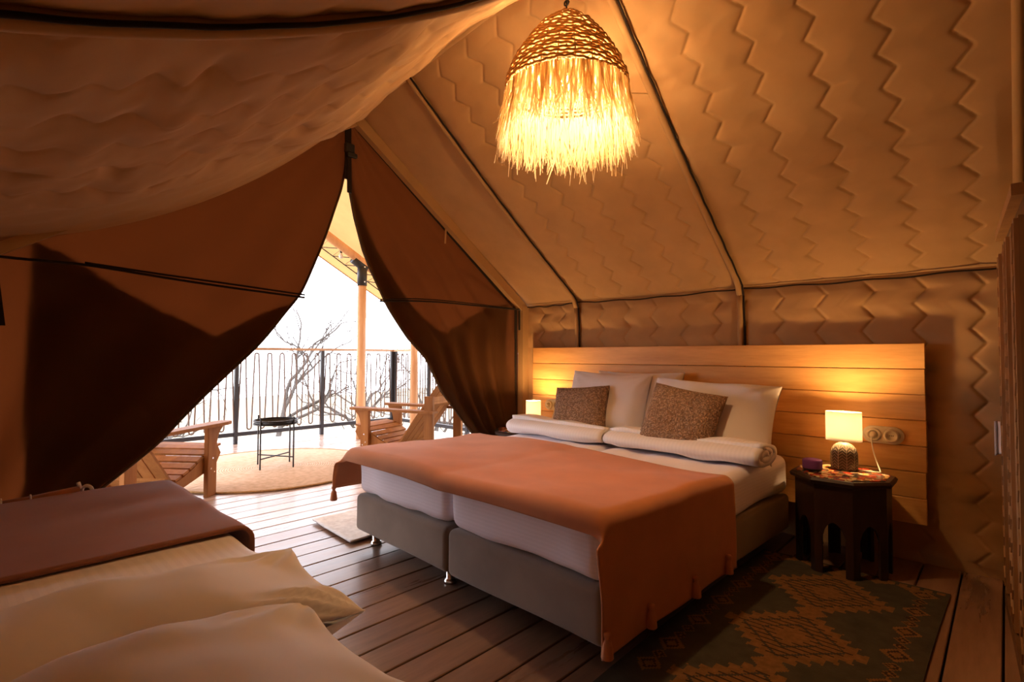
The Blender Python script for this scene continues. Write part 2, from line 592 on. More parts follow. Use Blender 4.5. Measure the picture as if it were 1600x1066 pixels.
# floor ------------------------------------------------------------
PITCH = 0.159
floor = tag(empty('floor'), kind='structure')
MB().box(-3.42, 1.6, -0.35, 3.75, -0.10, -0.032).build('subfloor', 'under', floor)
pm = MB(); pm.bbox(-PITCH / 2 + .004, PITCH / 2 - .004, -2.03, 2.03, -0.028, 0, 0.003)
k0 = None
xs = [-1.459 + PITCH * (k + 0.5) for k in range(-13, 20)]
for x in xs:
    if x < -3.42 or x > 1.55: continue
    if k0 is None:
        k0 = pm.build('plank', 'floor', floor, local=True)
        k0.location = (x, 1.7, 0)
    else:
        c = k0.copy(); C.objects.link(c); c.parent = floor; c.location = (x, 1.7, random.uniform(-.0012, .0006))
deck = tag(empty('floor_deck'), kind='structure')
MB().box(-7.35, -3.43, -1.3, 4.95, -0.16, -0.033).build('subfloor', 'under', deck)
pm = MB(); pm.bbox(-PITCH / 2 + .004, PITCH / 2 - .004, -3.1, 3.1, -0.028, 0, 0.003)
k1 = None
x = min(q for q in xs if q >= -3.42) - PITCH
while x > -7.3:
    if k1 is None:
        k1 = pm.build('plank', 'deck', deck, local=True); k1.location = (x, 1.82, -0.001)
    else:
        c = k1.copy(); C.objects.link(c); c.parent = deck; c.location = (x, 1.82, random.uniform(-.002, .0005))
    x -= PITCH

# ground and slope beyond the deck
g = MB()
gx, gy = np.meshgrid(np.linspace(-70, 40, 60), np.linspace(-60, 60, 60), indexing='ij')
gz = -1.6 + 0.35 * Wavy(8, 0.03, 0.12, (1, 1, 0), 4)(np.stack([gx, gy, gx * 0], -1)) - 0.05 * np.clip(-gx - 10, 0, 100)
gz = np.minimum(gz, -0.9)
g.grid(np.stack([gx, gy, gz], -1))
tag(recalc(g.build('ground', 'hedge', None, True)), kind='structure')

# ------------------------------------------------------------------ quilted lining
def quilt(s, t, A, spacing=0.24, period=0.152, amp=0.062, L=None, W=None, seed=1, wr=1.0, big=1.0):
    tri = np.abs(((t / period) % 1.0) - 0.5) * 2 - 0.5
    d = (((s - tri * amp) / spacing + 0.5) % 1.0 - 0.5) * spacing
    ad = np.abs(d)
    k = np.clip(ad / (spacing * 0.5), 0, 1)
    puff = A * (0.55 * k ** 0.5 + 0.45 * (1 - np.exp(-ad / 0.006)))
    P = np.stack([s, t, s * 0], -1)
    w = Wavy(14, 4.0, 11.0, (0.35, 1.1, 0), seed)(P)
    w2 = Wavy(10, 0.8, 2.0, (1, 1, 0), seed + 50)(P)
    h = puff + wr * (0.0026 * w * np.clip(1 - ad / (spacing * .5), 0.15, 1) + 0.006 * big * w2)
    if L is not None:
        edge = np.minimum(np.minimum(s, L - s), np.minimum(t, W - t))
        h = h * np.clip(edge / 0.07, 0, 1) ** 0.6
    return h

def lining_panel(name, mat, parent, x0, x1, fn, W, A=0.012, step=0.012, seed=1, plainp=False, wr=1.0, bulge=0.03):
    """fn(x, tau 0..1) -> base points and inward normals"""
    L = x1 - x0
    m = int(L / step) + 2; n = int(W / step) + 2
    s = np.linspace(0, L, m); t = np.linspace(0, 1, n)
    S, T = np.meshgrid(s, t, indexing='ij')
    B, N = fn(S + x0, T)
    if plainp:
        P3 = np.stack([S, T * W, S * 0], -1)
        e = np.clip(np.minimum(S, L - S) / 0.08, 0, 1)
        h = (0.006 * Wavy(10, 0.7, 3, (1.5, 0.5, 0), seed)(P3) + 0.0018 * Wavy(10, 4, 12, (1, .4, 0), seed + 3)(P3)) * e
    else:
        h = quilt(S, T * W, A, L=L, W=W, seed=seed, wr=wr, big=0.12 if fn is wall_head else 1.0)
    h = h - bulge * np.sin(PI * S / L) * np.sin(PI * T) * 1.0
    if fn is wall_head:                 # the lining stays behind the headboard
        h = np.minimum(h, 0.046)
    P = B + N * h[..., None]
    o = MB().grid(P).build(name, mat, parent, True)
    return o

def roof_right(x, t):
    """t 0 at the eave of the headboard wall, 1 at the ridge"""
    y = YW + (YR - YW) * t
    z = ZE + (ridge_z(x) - ZE) * t - 0.03 * np.sin(PI * t)
    dy, dz = (YR - YW), 1.25
    nn = np.array([0, -1.25, -1.76]); nn = nn / np.linalg.norm(nn)
    return np.stack([x, y, z], -1), np.broadcast_to(nn, x.shape + (3,))

def roof_left(x, t):
    y = YL + (YR - YL) * t
    z = ZE + (ridge_z(x) - ZE) * t - np.interp(x, [-3.3, -2.4, -1.15, -0.5], [0.27, 0.27, 0.20, 0.22]) * 4 * t * (1 - t)
    nn = np.array([0, 1.2, -2.09]); nn = nn / np.linalg.norm(nn)
    return np.stack([x, y, z], -1), np.broadcast_to(nn, x.shape + (3,))

def wall_head(x, t):
    """t 0 at the floor"""
    z = -0.02 + (ZE + 0.02) * t
    return np.stack([x, x * 0 + YW, z], -1), np.broadcast_to(np.array([0, -1.0, 0]), x.shape + (3,))

def wall_lft(x, t):
    z = -0.02 + (ZE + 0.02) * t
    return np.stack([x, x * 0 + YL, z], -1), np.broadcast_to(np.array([0, 1.0, 0]), x.shape + (3,))

ceiling = tag(empty('ceiling'), kind='structure')
spans = [(XG, RIBS[0]), (RIBS[0], RIBS[1]), (RIBS[1], RIBS[2]), (RIBS[2], XB)]
spans_l = [(XG, RIBS_L[0]), (RIBS_L[0], RIBS_L[1]), (RIBS_L[1], RIBS_L[2]), (RIBS_L[2], XB)]
for k, (a, b) in enumerate(spans):
    lining_panel('lining_panel', 'lining', ceiling, a, b, roof_right, 2.16, 0.017, (0.012 if k == 0 else 0.0065) if k < 3 else 0.03, 10 + k, plainp=(k == 0), bulge=0.02)
    a, b = spans_l[k]
    lining_panel('lining_panel', 'lining', ceiling, a, b, roof_left, 2.42, 0.012, (0.015 if k == 0 else 0.010) if k < 3 else 0.03, 30 + k, plainp=(k == 0), bulge=0.0, wr=2.8)
wallh = tag(empty('wall_right'), kind='structure')
for k, (a, b) in enumerate(spans):
    lining_panel('lining_panel', 'lining', wallh, a, b, wall_head, 1.61, 0.019, 0.0065 if k < 3 else 0.03, 50 + k, bulge=0.004, wr=2.4)
walll = tag(empty('wall_left'), kind='structure')
for k, (a, b) in enumerate(spans):
    lining_panel('lining_panel', 'lining', walll, a, b, wall_lft, 1.61, 0.012, 0.03, 70 + k, bulge=0.0)
wb = MB()
yy = np.linspace(YL, YW, 40)
top = np.where(yy < YR, ZE + (2.93 - ZE) * (yy - YL) / (YR - YL), ZE + (2.93 - ZE) * (YW - yy) / (YW - YR))
P = np.stack([np.stack([yy * 0 + XB, yy, yy * 0 - .02], -1), np.stack([yy * 0 + XB, yy, top], -1)], 0)
wb.grid(P)
tag(wb.build('wall_back', 'lining', None), kind='structure')

# ribs: fabric sleeve over the frame with a dark piping at its side
def rib_path(x, side, n=40):
    t = np.linspace(1, 0, n)
    if side == 'right':
        B, N = roof_right(np.full(n, x), t)
        Wp, Nw = wall_head(np.full(14, x), np.linspace(1, 0, 14))
    else:
        B, N = roof_left(np.full(n, x), t)
        Wp, Nw = wall_lft(np.full(14, x), np.linspace(1, 0, 14))
    return np.concatenate([B, Wp[1:]]), np.concatenate([N, Nw[1:]])

for side, xs_r in (('right', RIBS), ('left', RIBS_L[1:])):
    for x in xs_r:
        par = ceiling
        Bp, Np = rib_path(x, side)
        # round the eave corner
        for _ in range(3):
            Bp[1:-1] = (Bp[:-2] + 2 * Bp[1:-1] + Bp[2:]) / 4
        lift = 0.012
        wpar = wallh if side == 'right' else walll
        cut = 39
        MB().tube((Bp + Np * lift)[:cut + 1], 0.021, 10).build('rib_sleeve', 'lining_band', par, True)
        MB().tube((Bp + Np * lift)[cut:], 0.021, 10).build('rib_sleeve', 'lining_band', wpar, True)
        pp = Bp + Np * 0.02 + np.array([0.027, 0, 0])
        pp[:, 0] += 0.0025 * np.sin(np.arange(len(pp)) * 1.7)
        MB().tube(pp[:cut + 1], 0.006, 6).build('piping', 'piping', par, True)
        MB().tube(pp[cut:], 0.006, 6).build('piping', 'piping', wpar, True)
# piping along the seam of roof and wall, one per bay, slightly sagging
for k, (a, b) in enumerate(spans):
    t = np.linspace(0, 1, 30)
    xs_ = a + (b - a) * t
    z = ZE - 0.012 - 0.012 * np.sin(PI * t) + 0.004 * np.sin(t * 23 + k)
    MB().tube(np.stack([xs_, 0 * t + YW - 0.028, z], -1), 0.005, 6).build('piping', 'piping', ceiling, True)
# ridge seam cover
t = np.linspace(XG, XB, 60)
MB().tube(np.stack([t, 0 * t + YR, ridge_z(t) - 0.004], -1), 0.02, 8).build('ridge_sleeve', 'lining_band', ceiling, True)

# gable frame: sleeve band along the slope and down the corner post
gf = tag(empty('trim_1'), kind='structure')
def band(path, nrm, w, th, name, mat, par):
    m = MB()
    for p, q in zip(path[:-1], path[1:]):
        m.bar(p, q, w, th, nrm)
    return m.build(name, mat, par)
band([(XG + 0.055, YR - .02, 2.76), (XG + 0.055, YW - 0.05, ZE - 0.035)], (1, 0, 0), 0.075, 0.05, 'frame_sleeve', 'lining_band', gf)
band([(XG + 0.055, YR + .02, 2.76), (XG + 0.055, YL + 0.03, ZE - 0.20)], (1, 0, 0), 0.05, 0.04, 'frame_sleeve', 'lining_band', gf)
band([(XG + 0.055, YW - 0.05, ZE - 0.01), (XG + 0.055, YW - 0.05, 0.0)], (1, 0, 0), 0.085, 0.06, 'corner_post_sleeve', 'lining_band', gf)
band([(XG + 0.02, YR + .03, 2.70), (XG + 0.02, YW - 0.115, ZE - 0.05), (XG + 0.02, YW - 0.125, 0.0)], (1, 0, 0), 0.02, 0.012, 'dark_edge', 'piping', gf)

# ------------------------------------------------------------------ gable curtains
def resample(pts, n):
    pts = np.asarray(pts, float)
    d = np.concatenate([[0], np.cumsum(np.linalg.norm(np.diff(pts, axis=0), axis=1))])
    t = np.linspace(0, d[-1], n)
    out = np.stack([np.interp(t, d, pts[:, k]) for k in range(pts.shape[1])], 1)
    for _ in range(4):
        out[1:-1] = (out[:-2] + 2 * out[1:-1] + out[2:]) / 4
    return out

EL = [(1.83, 2.74), (1.81, 2.541), (1.797, 2.417), (1.766, 2.241), (1.69, 2.006), (1.613, 1.779), (1.55, 1.602), (1.509, 1.507),
      (1.408, 1.385), (1.237, 1.161), (.996, .921), (.753, .658), (.537, .475), (.462, .416), (.30, .28), (.12, .12), (0.0, .02)]
OL = [(1.83, 2.74), (-0.2, 1.60), (-0.2, 0.02)]
ER = [(1.80, 2.74), (1.805, 2.55), (1.811, 2.475), (1.837, 2.302), (1.889, 2.088), (1.957, 1.873), (2.02, 1.744), (2.184, 1.48), (2.358, 1.248),
      (2.51, 1.101), (2.672, .834), (2.877, .623), (3.058, .445), (3.2, .28), (3.33, .02)]
OR = [(1.85, 2.74), (3.58, 1.60), (3.58, 0.02)]

def curtain(inner, outer, nx, nv, fold, amp, seed, x0):
    I = resample(inner, nv); O = resample(outer, nv)
    # near-apex alignment: walk both borders by height
    u = np.linspace(0, 1, nx)
    P = np.zeros((nv, nx, 3))
    P[..., 1] = O[:, None, 0] + (I[:, None, 0] - O[:, None, 0]) * u
    P[..., 2] = O[:, None, 1] + (I[:, None, 1] - O[:, None, 1]) * u
    v = np.linspace(0, 1, nv)[:, None]
    ph = Wavy(6, 0.3, 1.2, (0, 1, 1), seed)(P)
    width = np.abs(I[:, None, 0] - O[:, None, 0]) + 0.02
    a = amp * np.clip(width / 0.8, 0.2, 1) * (0.25 + 0.75 * np.clip(v * 1.6 - 0.35, 0, 1))
    P[..., 0] = x0 + a * np.sin(fold * 2 * PI * (u[None, :] ** 1.2) + 1.2 * ph) + 0.012 * Wavy(10, 0.6, 2.5, (0, 1, 1), seed + 9)(P)
    # belly and rolled hem at the free edge
    P[..., 0] -= 0.05 * np.sin(PI * u[None, :]) * np.sin(PI * v)
    return P

cl_t = thing('tent_curtain', 'brown canvas door curtain tied back on the wide left side of the opening', 'curtain', (XG, 0.6, 0))
Pl = curtain(EL, OL, 90, 110, 3.0, 0.028, 5, XG)
o = MB().grid(Pl).build('canvas_sheet', 'canvas', cl_t, True); solid(o, 0.003)
hem = Pl[:, -1, :]
MB().tube(hem + np.array([0.004, 0, 0]), 0.008, 6).build('hem', 'canvas_flap', cl_t, True)
cr_t = thing('tent_curtain', 'brown canvas door curtain gathered beside the headboard corner', 'curtain', (XG, 3.3, 0))
Pr = curtain(ER, OR, 80, 110, 5.0, 0.036, 8, XG)
o = MB().grid(Pr).build('canvas_sheet', 'canvas', cr_t, True); solid(o, 0.003)
MB().tube(Pr[:, -1, :] + np.array([0.004, 0, 0]), 0.009, 6).build('hem', 'canvas_flap', cr_t, True)

# outer flaps: the second, opaque layer lying right behind each curtain, below a V-shaped edge
def flap(P, vee, extra, par, inner_skip):
    nv, nu = P.shape[:2]
    vy = [q[0] for q in vee]; vz = [q[1] for q in vee]
    Y, Z = P[..., 1], P[..., 2]
    ok = Z < np.interp(Y, vy, vz, left=-9, right=-9)
    if extra is not None:
        ok |= extra(Y, Z)
    c = (Y[:-1, :-1] + Y[1:, 1:]) / 2, (Z[:-1, :-1] + Z[1:, 1:]) / 2
    okq = ok[:-1, :-1] & ok[1:, :-1] & ok[:-1, 1:] & ok[1:, 1:]
    i, j = np.nonzero(okq)
    q = np.stack([i * nu + j, i * nu + j + 1, (i + 1) * nu + j + 1, (i + 1) * nu + j], 1)
    used = np.unique(q); rem = np.full(nv * nu, -1); rem[used] = np.arange(len(used))
    V = P.reshape(-1, 3)[used] - np.array([.014, 0, 0])
    o = MB().add(V, rem[q].tolist()).build('outer_flap', 'canvas_flap', par, True)
    return solid(o, .003, -1)
flap(curtain(EL, OL, 260, 300, 3.0, 0.028, 5, XG),
     [(.215, 1.66), (.33, 1.62), (.449, 1.558), (.611, 1.442), (.82, 1.34), (1.015, 1.234), (1.13, 1.30), (1.264, 1.38), (1.42, 1.44), (1.47, 1.45)], None, cl_t, 0)
inner = resample(ER, 80)
flap(curtain(ER, OR, 260, 300, 5.0, 0.036, 8, XG),
     [(2.66, 1.32), (2.732, 1.301), (2.85, 1.36), (2.941, 1.401), (3.203, 1.556), (3.40, 1.60), (3.44, 1.60)],
     lambda Y, Z: Y < np.interp(Z, inner[::-1, 1], inner[::-1, 0]) + np.interp(Z, [1.2, 1.33, 1.5, 1.9, 2.3], [.9, .36, .23, .11, .03]), cr_t, 0)

# tie cords and straps
def cordline(pts, r, sag, name, par, x=XG + 0.045, mat='piping'):
    q = resample(pts, 40)
    P3 = np.stack([np.full(40, x), q[:, 0], q[:, 1] - sag * np.sin(np.linspace(0, PI, 40))], -1)
    return MB().tube(P3, r, 6).build(name, mat, par, True)
cordline([(-0.18, 1.575), (.12, 1.555), (.413, 1.561), (.736, 1.533), (1.053, 1.512), (1.51, 1.49)], 0.007, 0.0, 'tie_cord', cl_t, XG + 0.05)
cordline([(.413, 1.568), (.736, 1.548), (1.053, 1.532), (1.51, 1.507)], 0.006, 0.0, 'tie_cord', cl_t, XG + 0.055)
cordline([(2.06, 1.51), (2.35, 1.535), (2.601, 1.545), (3.014, 1.545), (3.54, 1.545)], 0.007, 0.0, 'tie_cord', cr_t, XG + 0.055)
cordline([(2.06, 1.522), (2.35, 1.552), (2.601, 1.56), (3.014, 1.558), (3.54, 1.55)], 0.005, 0.0, 'tie_cord', cr_t, XG + 0.06)
m = MB(); m.box(XG + 0.05, XG + 0.055, 3.47, 3.50, 1.28, 1.55)
m.build('hanging_strap', 'piping', cr_t)
m = MB(); m.box(XG + 0.05, XG + 0.054, 3.525, 3.545, 1.36, 1.55)
m.build('hanging_strap', 'piping', cr_t)
m = MB(); m.obox((XG + 0.05, 2.66, 2.08), (1, 0, 0), (0, 1, 0), (0, 0.06, 1), 0.002, 0.008, 0.06)
m.build('loop_strap', 'lining_band', cr_t)
m = MB()
m.prism([(0.03, 1.42), (0.105, 1.42), (0.085, 1.26), (0.15, 1.26)][:0] or [(-0.02, 1.46), (0.118, 1.46), (0.142, 1.25), (-0.02, 1.25)], 0, XG + 0.05, XG + 0.058)
m.build('hanging_strap', 'piping', cl_t)
ds = thing('door_strap', 'dark webbing strap with buckle at the top of the door opening', 'strap', (XG + 0.06, YR - .05, 2.35))
MB().obox((XG + 0.06, 1.795, 2.50), (1, 0, 0), (0, 1, 0.03), (0, 0, 1), 0.003, 0.022, 0.18).build('webbing', 'piping', ds)
MB().obox((XG + 0.066, 1.802, 2.40), (1, 0, 0), (0, 1, 0.03), (0, -0.02, 1), 0.003, 0.016, 0.17).build('webbing', 'piping', ds)
m = MB(); m.bbox(XG + 0.055, XG + 0.085, 1.765, 1.835, 2.50, 2.565, 0.006); m.bbox(XG + 0.07, XG + 0.095, 1.775, 1.85, 2.47, 2.50, 0.004)
m.build('buckle', 'black', ds)

# ------------------------------------------------------------------ outer fly roof over tent and veranda
fly = tag(empty('roof'), kind='structure')
def flyz(y):
    return 3.53 - 0.548 * np.abs(y - YR)
for sgn in (1, -1):
    xx = np.linspace(-7.25, 1.8, 60); tt = np.linspace(0, 3.15, 24)
    Xg, Tg = np.meshgrid(xx, tt, indexing='ij')
    Yg = YR + sgn * Tg
    Zg = flyz(Yg) - 0.02 * np.sin(PI * Tg / 3.15)
    o = MB().grid(np.stack([Xg, Yg, Zg], -1)).build('fly_canvas', 'fly', fly, True)
# a tensioning hem cord along the front edge
for sgn in (1, -1):
    tt = np.linspace(0, 3.15, 30); Yg = YR + sgn * tt
    MB().tube(np.stack([0 * tt - 7.25, Yg, flyz(Yg) - 0.02 * np.sin(PI * tt / 3.15)], -1), 0.012, 6).build('edge_hem', 'fly', fly, True)
# opaque inner roof board of the tent itself (waxed outer tent) keeps daylight out of the room
for sgn, ye, ze in ((1, YW + .12, ZE + .08), (-1, YL - .12, ZE + .0)):
    m = MB()
    m.grid(np.array([[(XG - .14, YR, 3.06), (XB + .1, YR, 3.06)], [(XG - .14, ye, ze), (XB + .1, ye, ze)]], float))
    m.build('tent_canvas', 'canvas_flap', fly)
    m = MB()
    m.grid(np.array([[(XG - .06, ye, ze), (XB + .1, ye, ze)], [(XG - .06, ye, -.05), (XB + .1, ye, -.05)]], float))
    m.build('tent_canvas', 'canvas_flap', fly)
m = MB(); m.grid(np.array([[(XB + .1, YL - .12, -.05), (XB + .1, YW + .12, -.05)], [(XB + .1, YL - .12, 1.67), (XB + .1, YW + .12, 1.67)], [(XB + .1, YR, 3.06), (XB + .1, YR, 3.06)]], float))
m.build('tent_canvas', 'canvas_flap', fly)

# posts, rafters
def wood_post(x, y, z1, r, label, bracket=True):
    t = thing('wooden_post', label, 'post', (x, y, 0))
    n = 30
    z = np.linspace(0, z1, n)
    m = MB().tube(np.stack([x + 0 * z, y + 0 * z, z], -1), r * (1 + 0.02 * np.sin(z * 5)), 16)
    m.build('log', 'pole', t, True)
    if bracket:
        b = MB().tube([(x, y, z1 - 0.02), (x, y, z1 + 0.27)], r * 1.12, 18)
        b.build('bracket', 'black', t, True)
        b = MB()
        d = np.array([0, -0.877, 0.481])
        b.tube([np.array([x, y + 0.06, z1 + 0.23]), np.array([x, y + 0.06, z1 + 0.23]) + d * 0.22], r * 1.2, 18)
        b.build('bracket_collar', 'black', t, True)
        for (dy, dz) in ((0.0, 0.0), (0.0, 0.2)):
            b = MB()
            b.lathe([(0, 0), (0.012, 0), (0.010, 0.006), (0, 0.008)], (0, 0, 0), 8)
            vv = b.v[-1]; b.v[-1] = np.stack([vv[:, 2] + x + r * 1.12 - .002, vv[:, 0] + y, vv[:, 1] + z1 + 0.03 + dz], -1)
            b.build('bolt', 'chrome', t)
    return t
wood_post(-6.35, 3.75, 2.09, 0.058, 'round wooden veranda post with a black metal bracket on top')
wood_post(-6.35, 4.62, 1.62, 0.055, 'shorter round wooden veranda post behind the far chair', False)
for sgn, lab in ((1, 'round wooden rafter sloping down to the bracketed post under the veranda roof'), (-1, 'round wooden rafter on the far slope of the veranda roof')):
    tt = np.linspace(0.02, 3.0 if sgn > 0 else 3.0, 20); Yg = YR + sgn * tt
    m = MB().tube(np.stack([-6.33 + 0 * tt, Yg, flyz(Yg) - 0.115], -1), 0.058, 14)
    tag(m.build('rafter', 'pole', None, True), lab, 'rafter')
m = MB().tube([(-7.1, YR, 3.40), (-3.6, YR, 3.40)], 0.055, 14)
tag(m.build('ridge_pole', 'pole', None, True), 'round wooden ridge pole along the top of the veranda roof', 'beam')

# lacing and string lights
n = 26
ys = np.linspace(2.6, 4.9, n)
pts = []
for k, y in enumerate(ys):
    pts.append((-6.47 if k % 2 == 0 else -6.92, y, flyz(y) - 0.045 - (0.02 if k % 2 == 0 else 0)))
m = MB().tube(pts, 0.0075, 5)
m.tube([(-6.92, y, flyz(y) - 0.04) for y in (2.4, 4.95)], 0.008, 5)
tag(m.build('lacing_cord', 'black', None), 'thin black zigzag lacing cord under the veranda roof edge', 'cord')
sl = thing('string_lights', 'black string of small unlit bulbs along the veranda rafter', 'string lights', (-6.46, 3.4, 2.5))
ys = np.linspace(2.3, 4.9, 60)
zs = flyz(ys) - 0.09 - 0.012 * np.abs(np.sin((ys - 2.3) / 0.3 * PI))
MB().tube(np.stack([-6.47 + 0 * ys, ys, zs], -1), 0.010, 6).build('cable', 'black', sl)
for y in np.arange(2.6, 4.8, 0.3):
    z = float(flyz(y)) - 0.09
    h = MB().lathe([(0.012, 0), (0.016, -0.012), (0.016, -0.045), (0.012, -0.05)], (-6.47, y, z), 10).build('bulb_holder', 'black', sl)
    MB().lathe([(0.012, -0.05), (0.026, -0.075), (0.03, -0.095), (0.022, -0.118), (0, -0.126)], (-6.47, y, z), 10, cap=False).build('bulb', 'festoon', h, True)

# ------------------------------------------------------------------ deck railing
def serpentine(L, nloop, zb, zt):
    """2-D path of hairpin bends along a bay"""
    p = []
    pitch = L / nloop
    r = pitch * 0.16
    for k in range(nloop):
        c = (k + 0.5) * pitch
        if k == 0: p.append((0.02, zb + 0.01))
        a = np.linspace(PI, 0, 7)
        p += [(c + r * math.cos(q), zt - r + r * math.sin(q)) for q in a]
        b = (k + 1) * pitch
        if k < nloop - 1:
            a = np.linspace(PI, 2 * PI, 7)
            p += [(b + r * math.cos(q), zb + r + r * math.sin(q)) for q in a]
        else:
            p.append((b - 0.02, zb + 0.01))
    return p

def railing(label, p0, d, posts, lo, hi, extra=None, topz=1.22):
    p0 = np.array(p0, float); d = np.array(d, float)
    t = thing('deck_railing', label, 'railing', tuple(p0))
    at = lambda s, z: (p0[0] + d[0] * s, p0[1] + d[1] * s, z)
    MB().bar(at(lo, topz - 0.015), at(hi, topz - 0.015), 0.085, 0.035).build('top_rail', 'rail', t)
    MB().bar(at(lo, 0.12), at(hi, 0.12), 0.03, 0.05).build('bottom_rail', 'steel', t)
    for s in posts:
        MB().bar(at(s, -0.02), at(s, topz - 0.033), 0.045, 0.045, (d[0], d[1], 0)).build('post', 'steel', t)
    for a, b in zip(posts[:-1], posts[1:]):
        path = serpentine(b - a, 7, 0.17, topz - 0.07)
        P3 = [at(a + s, z) for s, z in path]
        MB().tube(P3, 0.010, 6).build('bent_rod', 'rod', t)
    return t
railing('long front deck railing with black posts and bent hairpin rods', (-7.1, 0, 0), (0, 1), [-1.03, 0.12, 1.28, 2.43, 3.575, 4.74], -1.05, 4.76)
railing('side deck railing with bent hairpin rods behind the far chair', (-7.1, 4.78, 0), (1, 0), [0.04, 0.9, 1.75, 2.6, 3.45], 0.03, 3.6)

# ------------------------------------------------------------------ adirondack chairs
def adirondack(label, loc, rz):
    t = thing('adirondack_chair', label, 'chair', loc, rz)
    B = lambda mb, n: mb.build(n, 'chair', t, local=True)
    for s in (-1, 1):
        m = MB(); m.bbox(s * .27 - .019, s * .27 + .019, -.055, .05, 0, .555, .003); B(m, 'front_leg')
        m = MB(); m.bbox(s * .27 - .019, s * .27 + .019, -.85, -.75, 0, .72, .003); B(m, 'rear_post')
        # curved side stringer
        top = [(.155, .315), (.12, .375), (.05, .365), (-.05, .315), (-.16, .255), (-.28, .205), (-.40, .175), (-.52, .16), (-.66, .12), (-.80, .075), (-1.0, 0.0)]
        bot = [(-.86, 0.0), (-.62, .06), (-.35, .11), (-.15, .16), (.02, .205), (.10, .24)]
        m = MB(); m.prism(top + bot, 0, s * .235 - .014, s * .235 + .014); B(recalc_mb(m), 'side_stringer')
        # arm
        yo = [(-.88, .05), (-.45, .055), (-.10, .065), (.08, .075), (.15, .06), (.175, .03)]
        poly = [(s * .285 + w, y) for y, w in yo] + [(s * .285 - w, y) for y, w in yo[::-1]]
        m = MB(); m.prism(poly, 2, .555, .58); B(m, 'armrest')
        m = MB(); m.prism([(.05, .555), (.125, .555), (.12, .53), (.085, .50), (.065, .46), (.05, .41)], 0, s * .27 - .016, s * .27 + .016); B(m, 'arm_bracket')
        for yy_, zz in ((.0, .30), (-.02, .22), (.02, .19)):
            m = MB(); m.box(s * .27 + s * .0185 - .003, s * .27 + s * .0185 + .003, yy_ - .006, yy_ + .006, zz - .006, zz + .006)
            m.build('bolt', 'chrome', t, local=True)
    # seat slats along the stringer curve
    ys = [.115, .045, -.03, -.105, -.18, -.255, -.33]
    zs = [.383, .372, .345, .306, .268, .237, .211]
    for k, (y, z) in enumerate(zip(ys, zs)):
        a = math.atan2(zs[max(k - 1, 0)] - zs[min(k + 1, 6)], ys[max(k - 1, 0)] - ys[min(k + 1, 6)])
        m = MB(); m.obox((0, y, z), (1, 0, 0), (0, math.cos(a), math.sin(a)), (0, -math.sin(a), math.cos(a)), .255, .031, .009); B(m, 'seat_slat')
    # back slats, leaning
    a = math.radians(38)
    up = np.array([0, -math.sin(a), math.cos(a)]); fw = np.array([0, math.cos(a), math.sin(a)])
    for k in range(5):
        x = (k - 2) * .099
        L = [.84, .90, .93, .90, .84][k]
        c = np.array([x, -.375, .185]) + up * L / 2
        m = MB(); m.obox(c, (1, 0, 0), fw, up, .0445, .009, L / 2); B(m, 'back_slat')
    m = MB(); m.obox(np.array([0, -.375, .185]) + up * .03 - fw * .02, (1, 0, 0), fw, up, .225, .012, .035); B(m, 'back_rail')
    m = MB(); m.obox(np.array([0, -.375, .185]) + up * .605 - fw * .026, (1, 0, 0), fw, up, .252, .016, .035); B(m, 'back_rail')
    m = MB(); m.bbox(-.25, .25, -.745, -.60, .155, .175, .003); B(m, 'rear_brace')
    m = MB(); m.bbox(-.29, .29, -.80, -.775, .635, .71, .003); B(m, 'cross_rail')
    return t
def recalc_mb(m):
    return m
def place_chair(label, leg, side, deg):
    """leg: floor point of the front leg on side -1 / +1"""
    q = math.radians(deg)
    adirondack(label, (leg[0] - side * .27 * math.cos(q), leg[1] - side * .27 * math.sin(q), 0), q)
place_chair('brown wooden armchair partly hidden behind the left curtain', (-4.634, 1.404), 1, 38)
place_chair('brown wooden armchair on the deck beyond the double bed, turned sideways', (-4.896, 2.947), -1, 108)

# round jute rug and its border
m = MB(); m.lathe([(0, .012), (.5, .012), (.99, .012), (1.0, .004), (1.0, 0)], (-5.35, 2.18, .001), 96, cap=False)
jr = thing('round_rug', 'large round beige jute rug on the deck under the black table', 'rug', (-5.35, 2.18, .001))
m.build('braided_body', 'jute', jr, True)
a = np.linspace(0, 2 * PI, 97)[:-1]
MB().tube(np.stack([-5.35 + 1.005 * np.cos(a), 2.18 + 1.005 * np.sin(a), 0 * a + .010], -1), 0.009, 6, closed=True).build('edge_binding', 'rope', jr, True)

# black tray table
tb = thing('tray_table', 'small round black metal tray table standing on the jute rug', 'table', (-5.35, 2.21, .012))
cx, cy, R0 = -5.35, 2.21, .205
a = np.linspace(0, 2 * PI, 49)[:-1]
m = MB(); m.lathe([(0, .430), (R0 - .012, .430), (R0 - .002, .462), (R0, .462), (R0 - .006, .424), (0, .424)], (cx, cy, .012), 48, cap=False)
m.build('tray', 'black', tb, True)
m = MB(); m.tube(np.stack([cx + R0 * np.cos(a), cy + R0 * np.sin(a), 0 * a + .475], -1), .006, 6, closed=True)
m.tube(np.stack([cx + R0 * np.cos(a), cy + R0 * np.sin(a), 0 * a + .44], -1), .006, 6, closed=True)
m.build('ring', 'black', tb, True)
legs = [math.radians(q) for q in (-62, 28, 118, 208)]
for q in legs:
    px, py = cx + (R0 + .006) * math.cos(q), cy + (R0 + .006) * math.sin(q)
    MB().bbox(px - .006, px + .006, py - .006, py + .006, .013, .515, .001).build('leg', 'black', tb)
for q in legs[:2]:
    p = np.array([math.cos(q), math.sin(q), 0]) * R0
    MB().bar(np.array([cx, cy, .115]) + p, np.array([cx, cy, .115]) - p, .008, .012).build('cross_brace', 'black', tb)

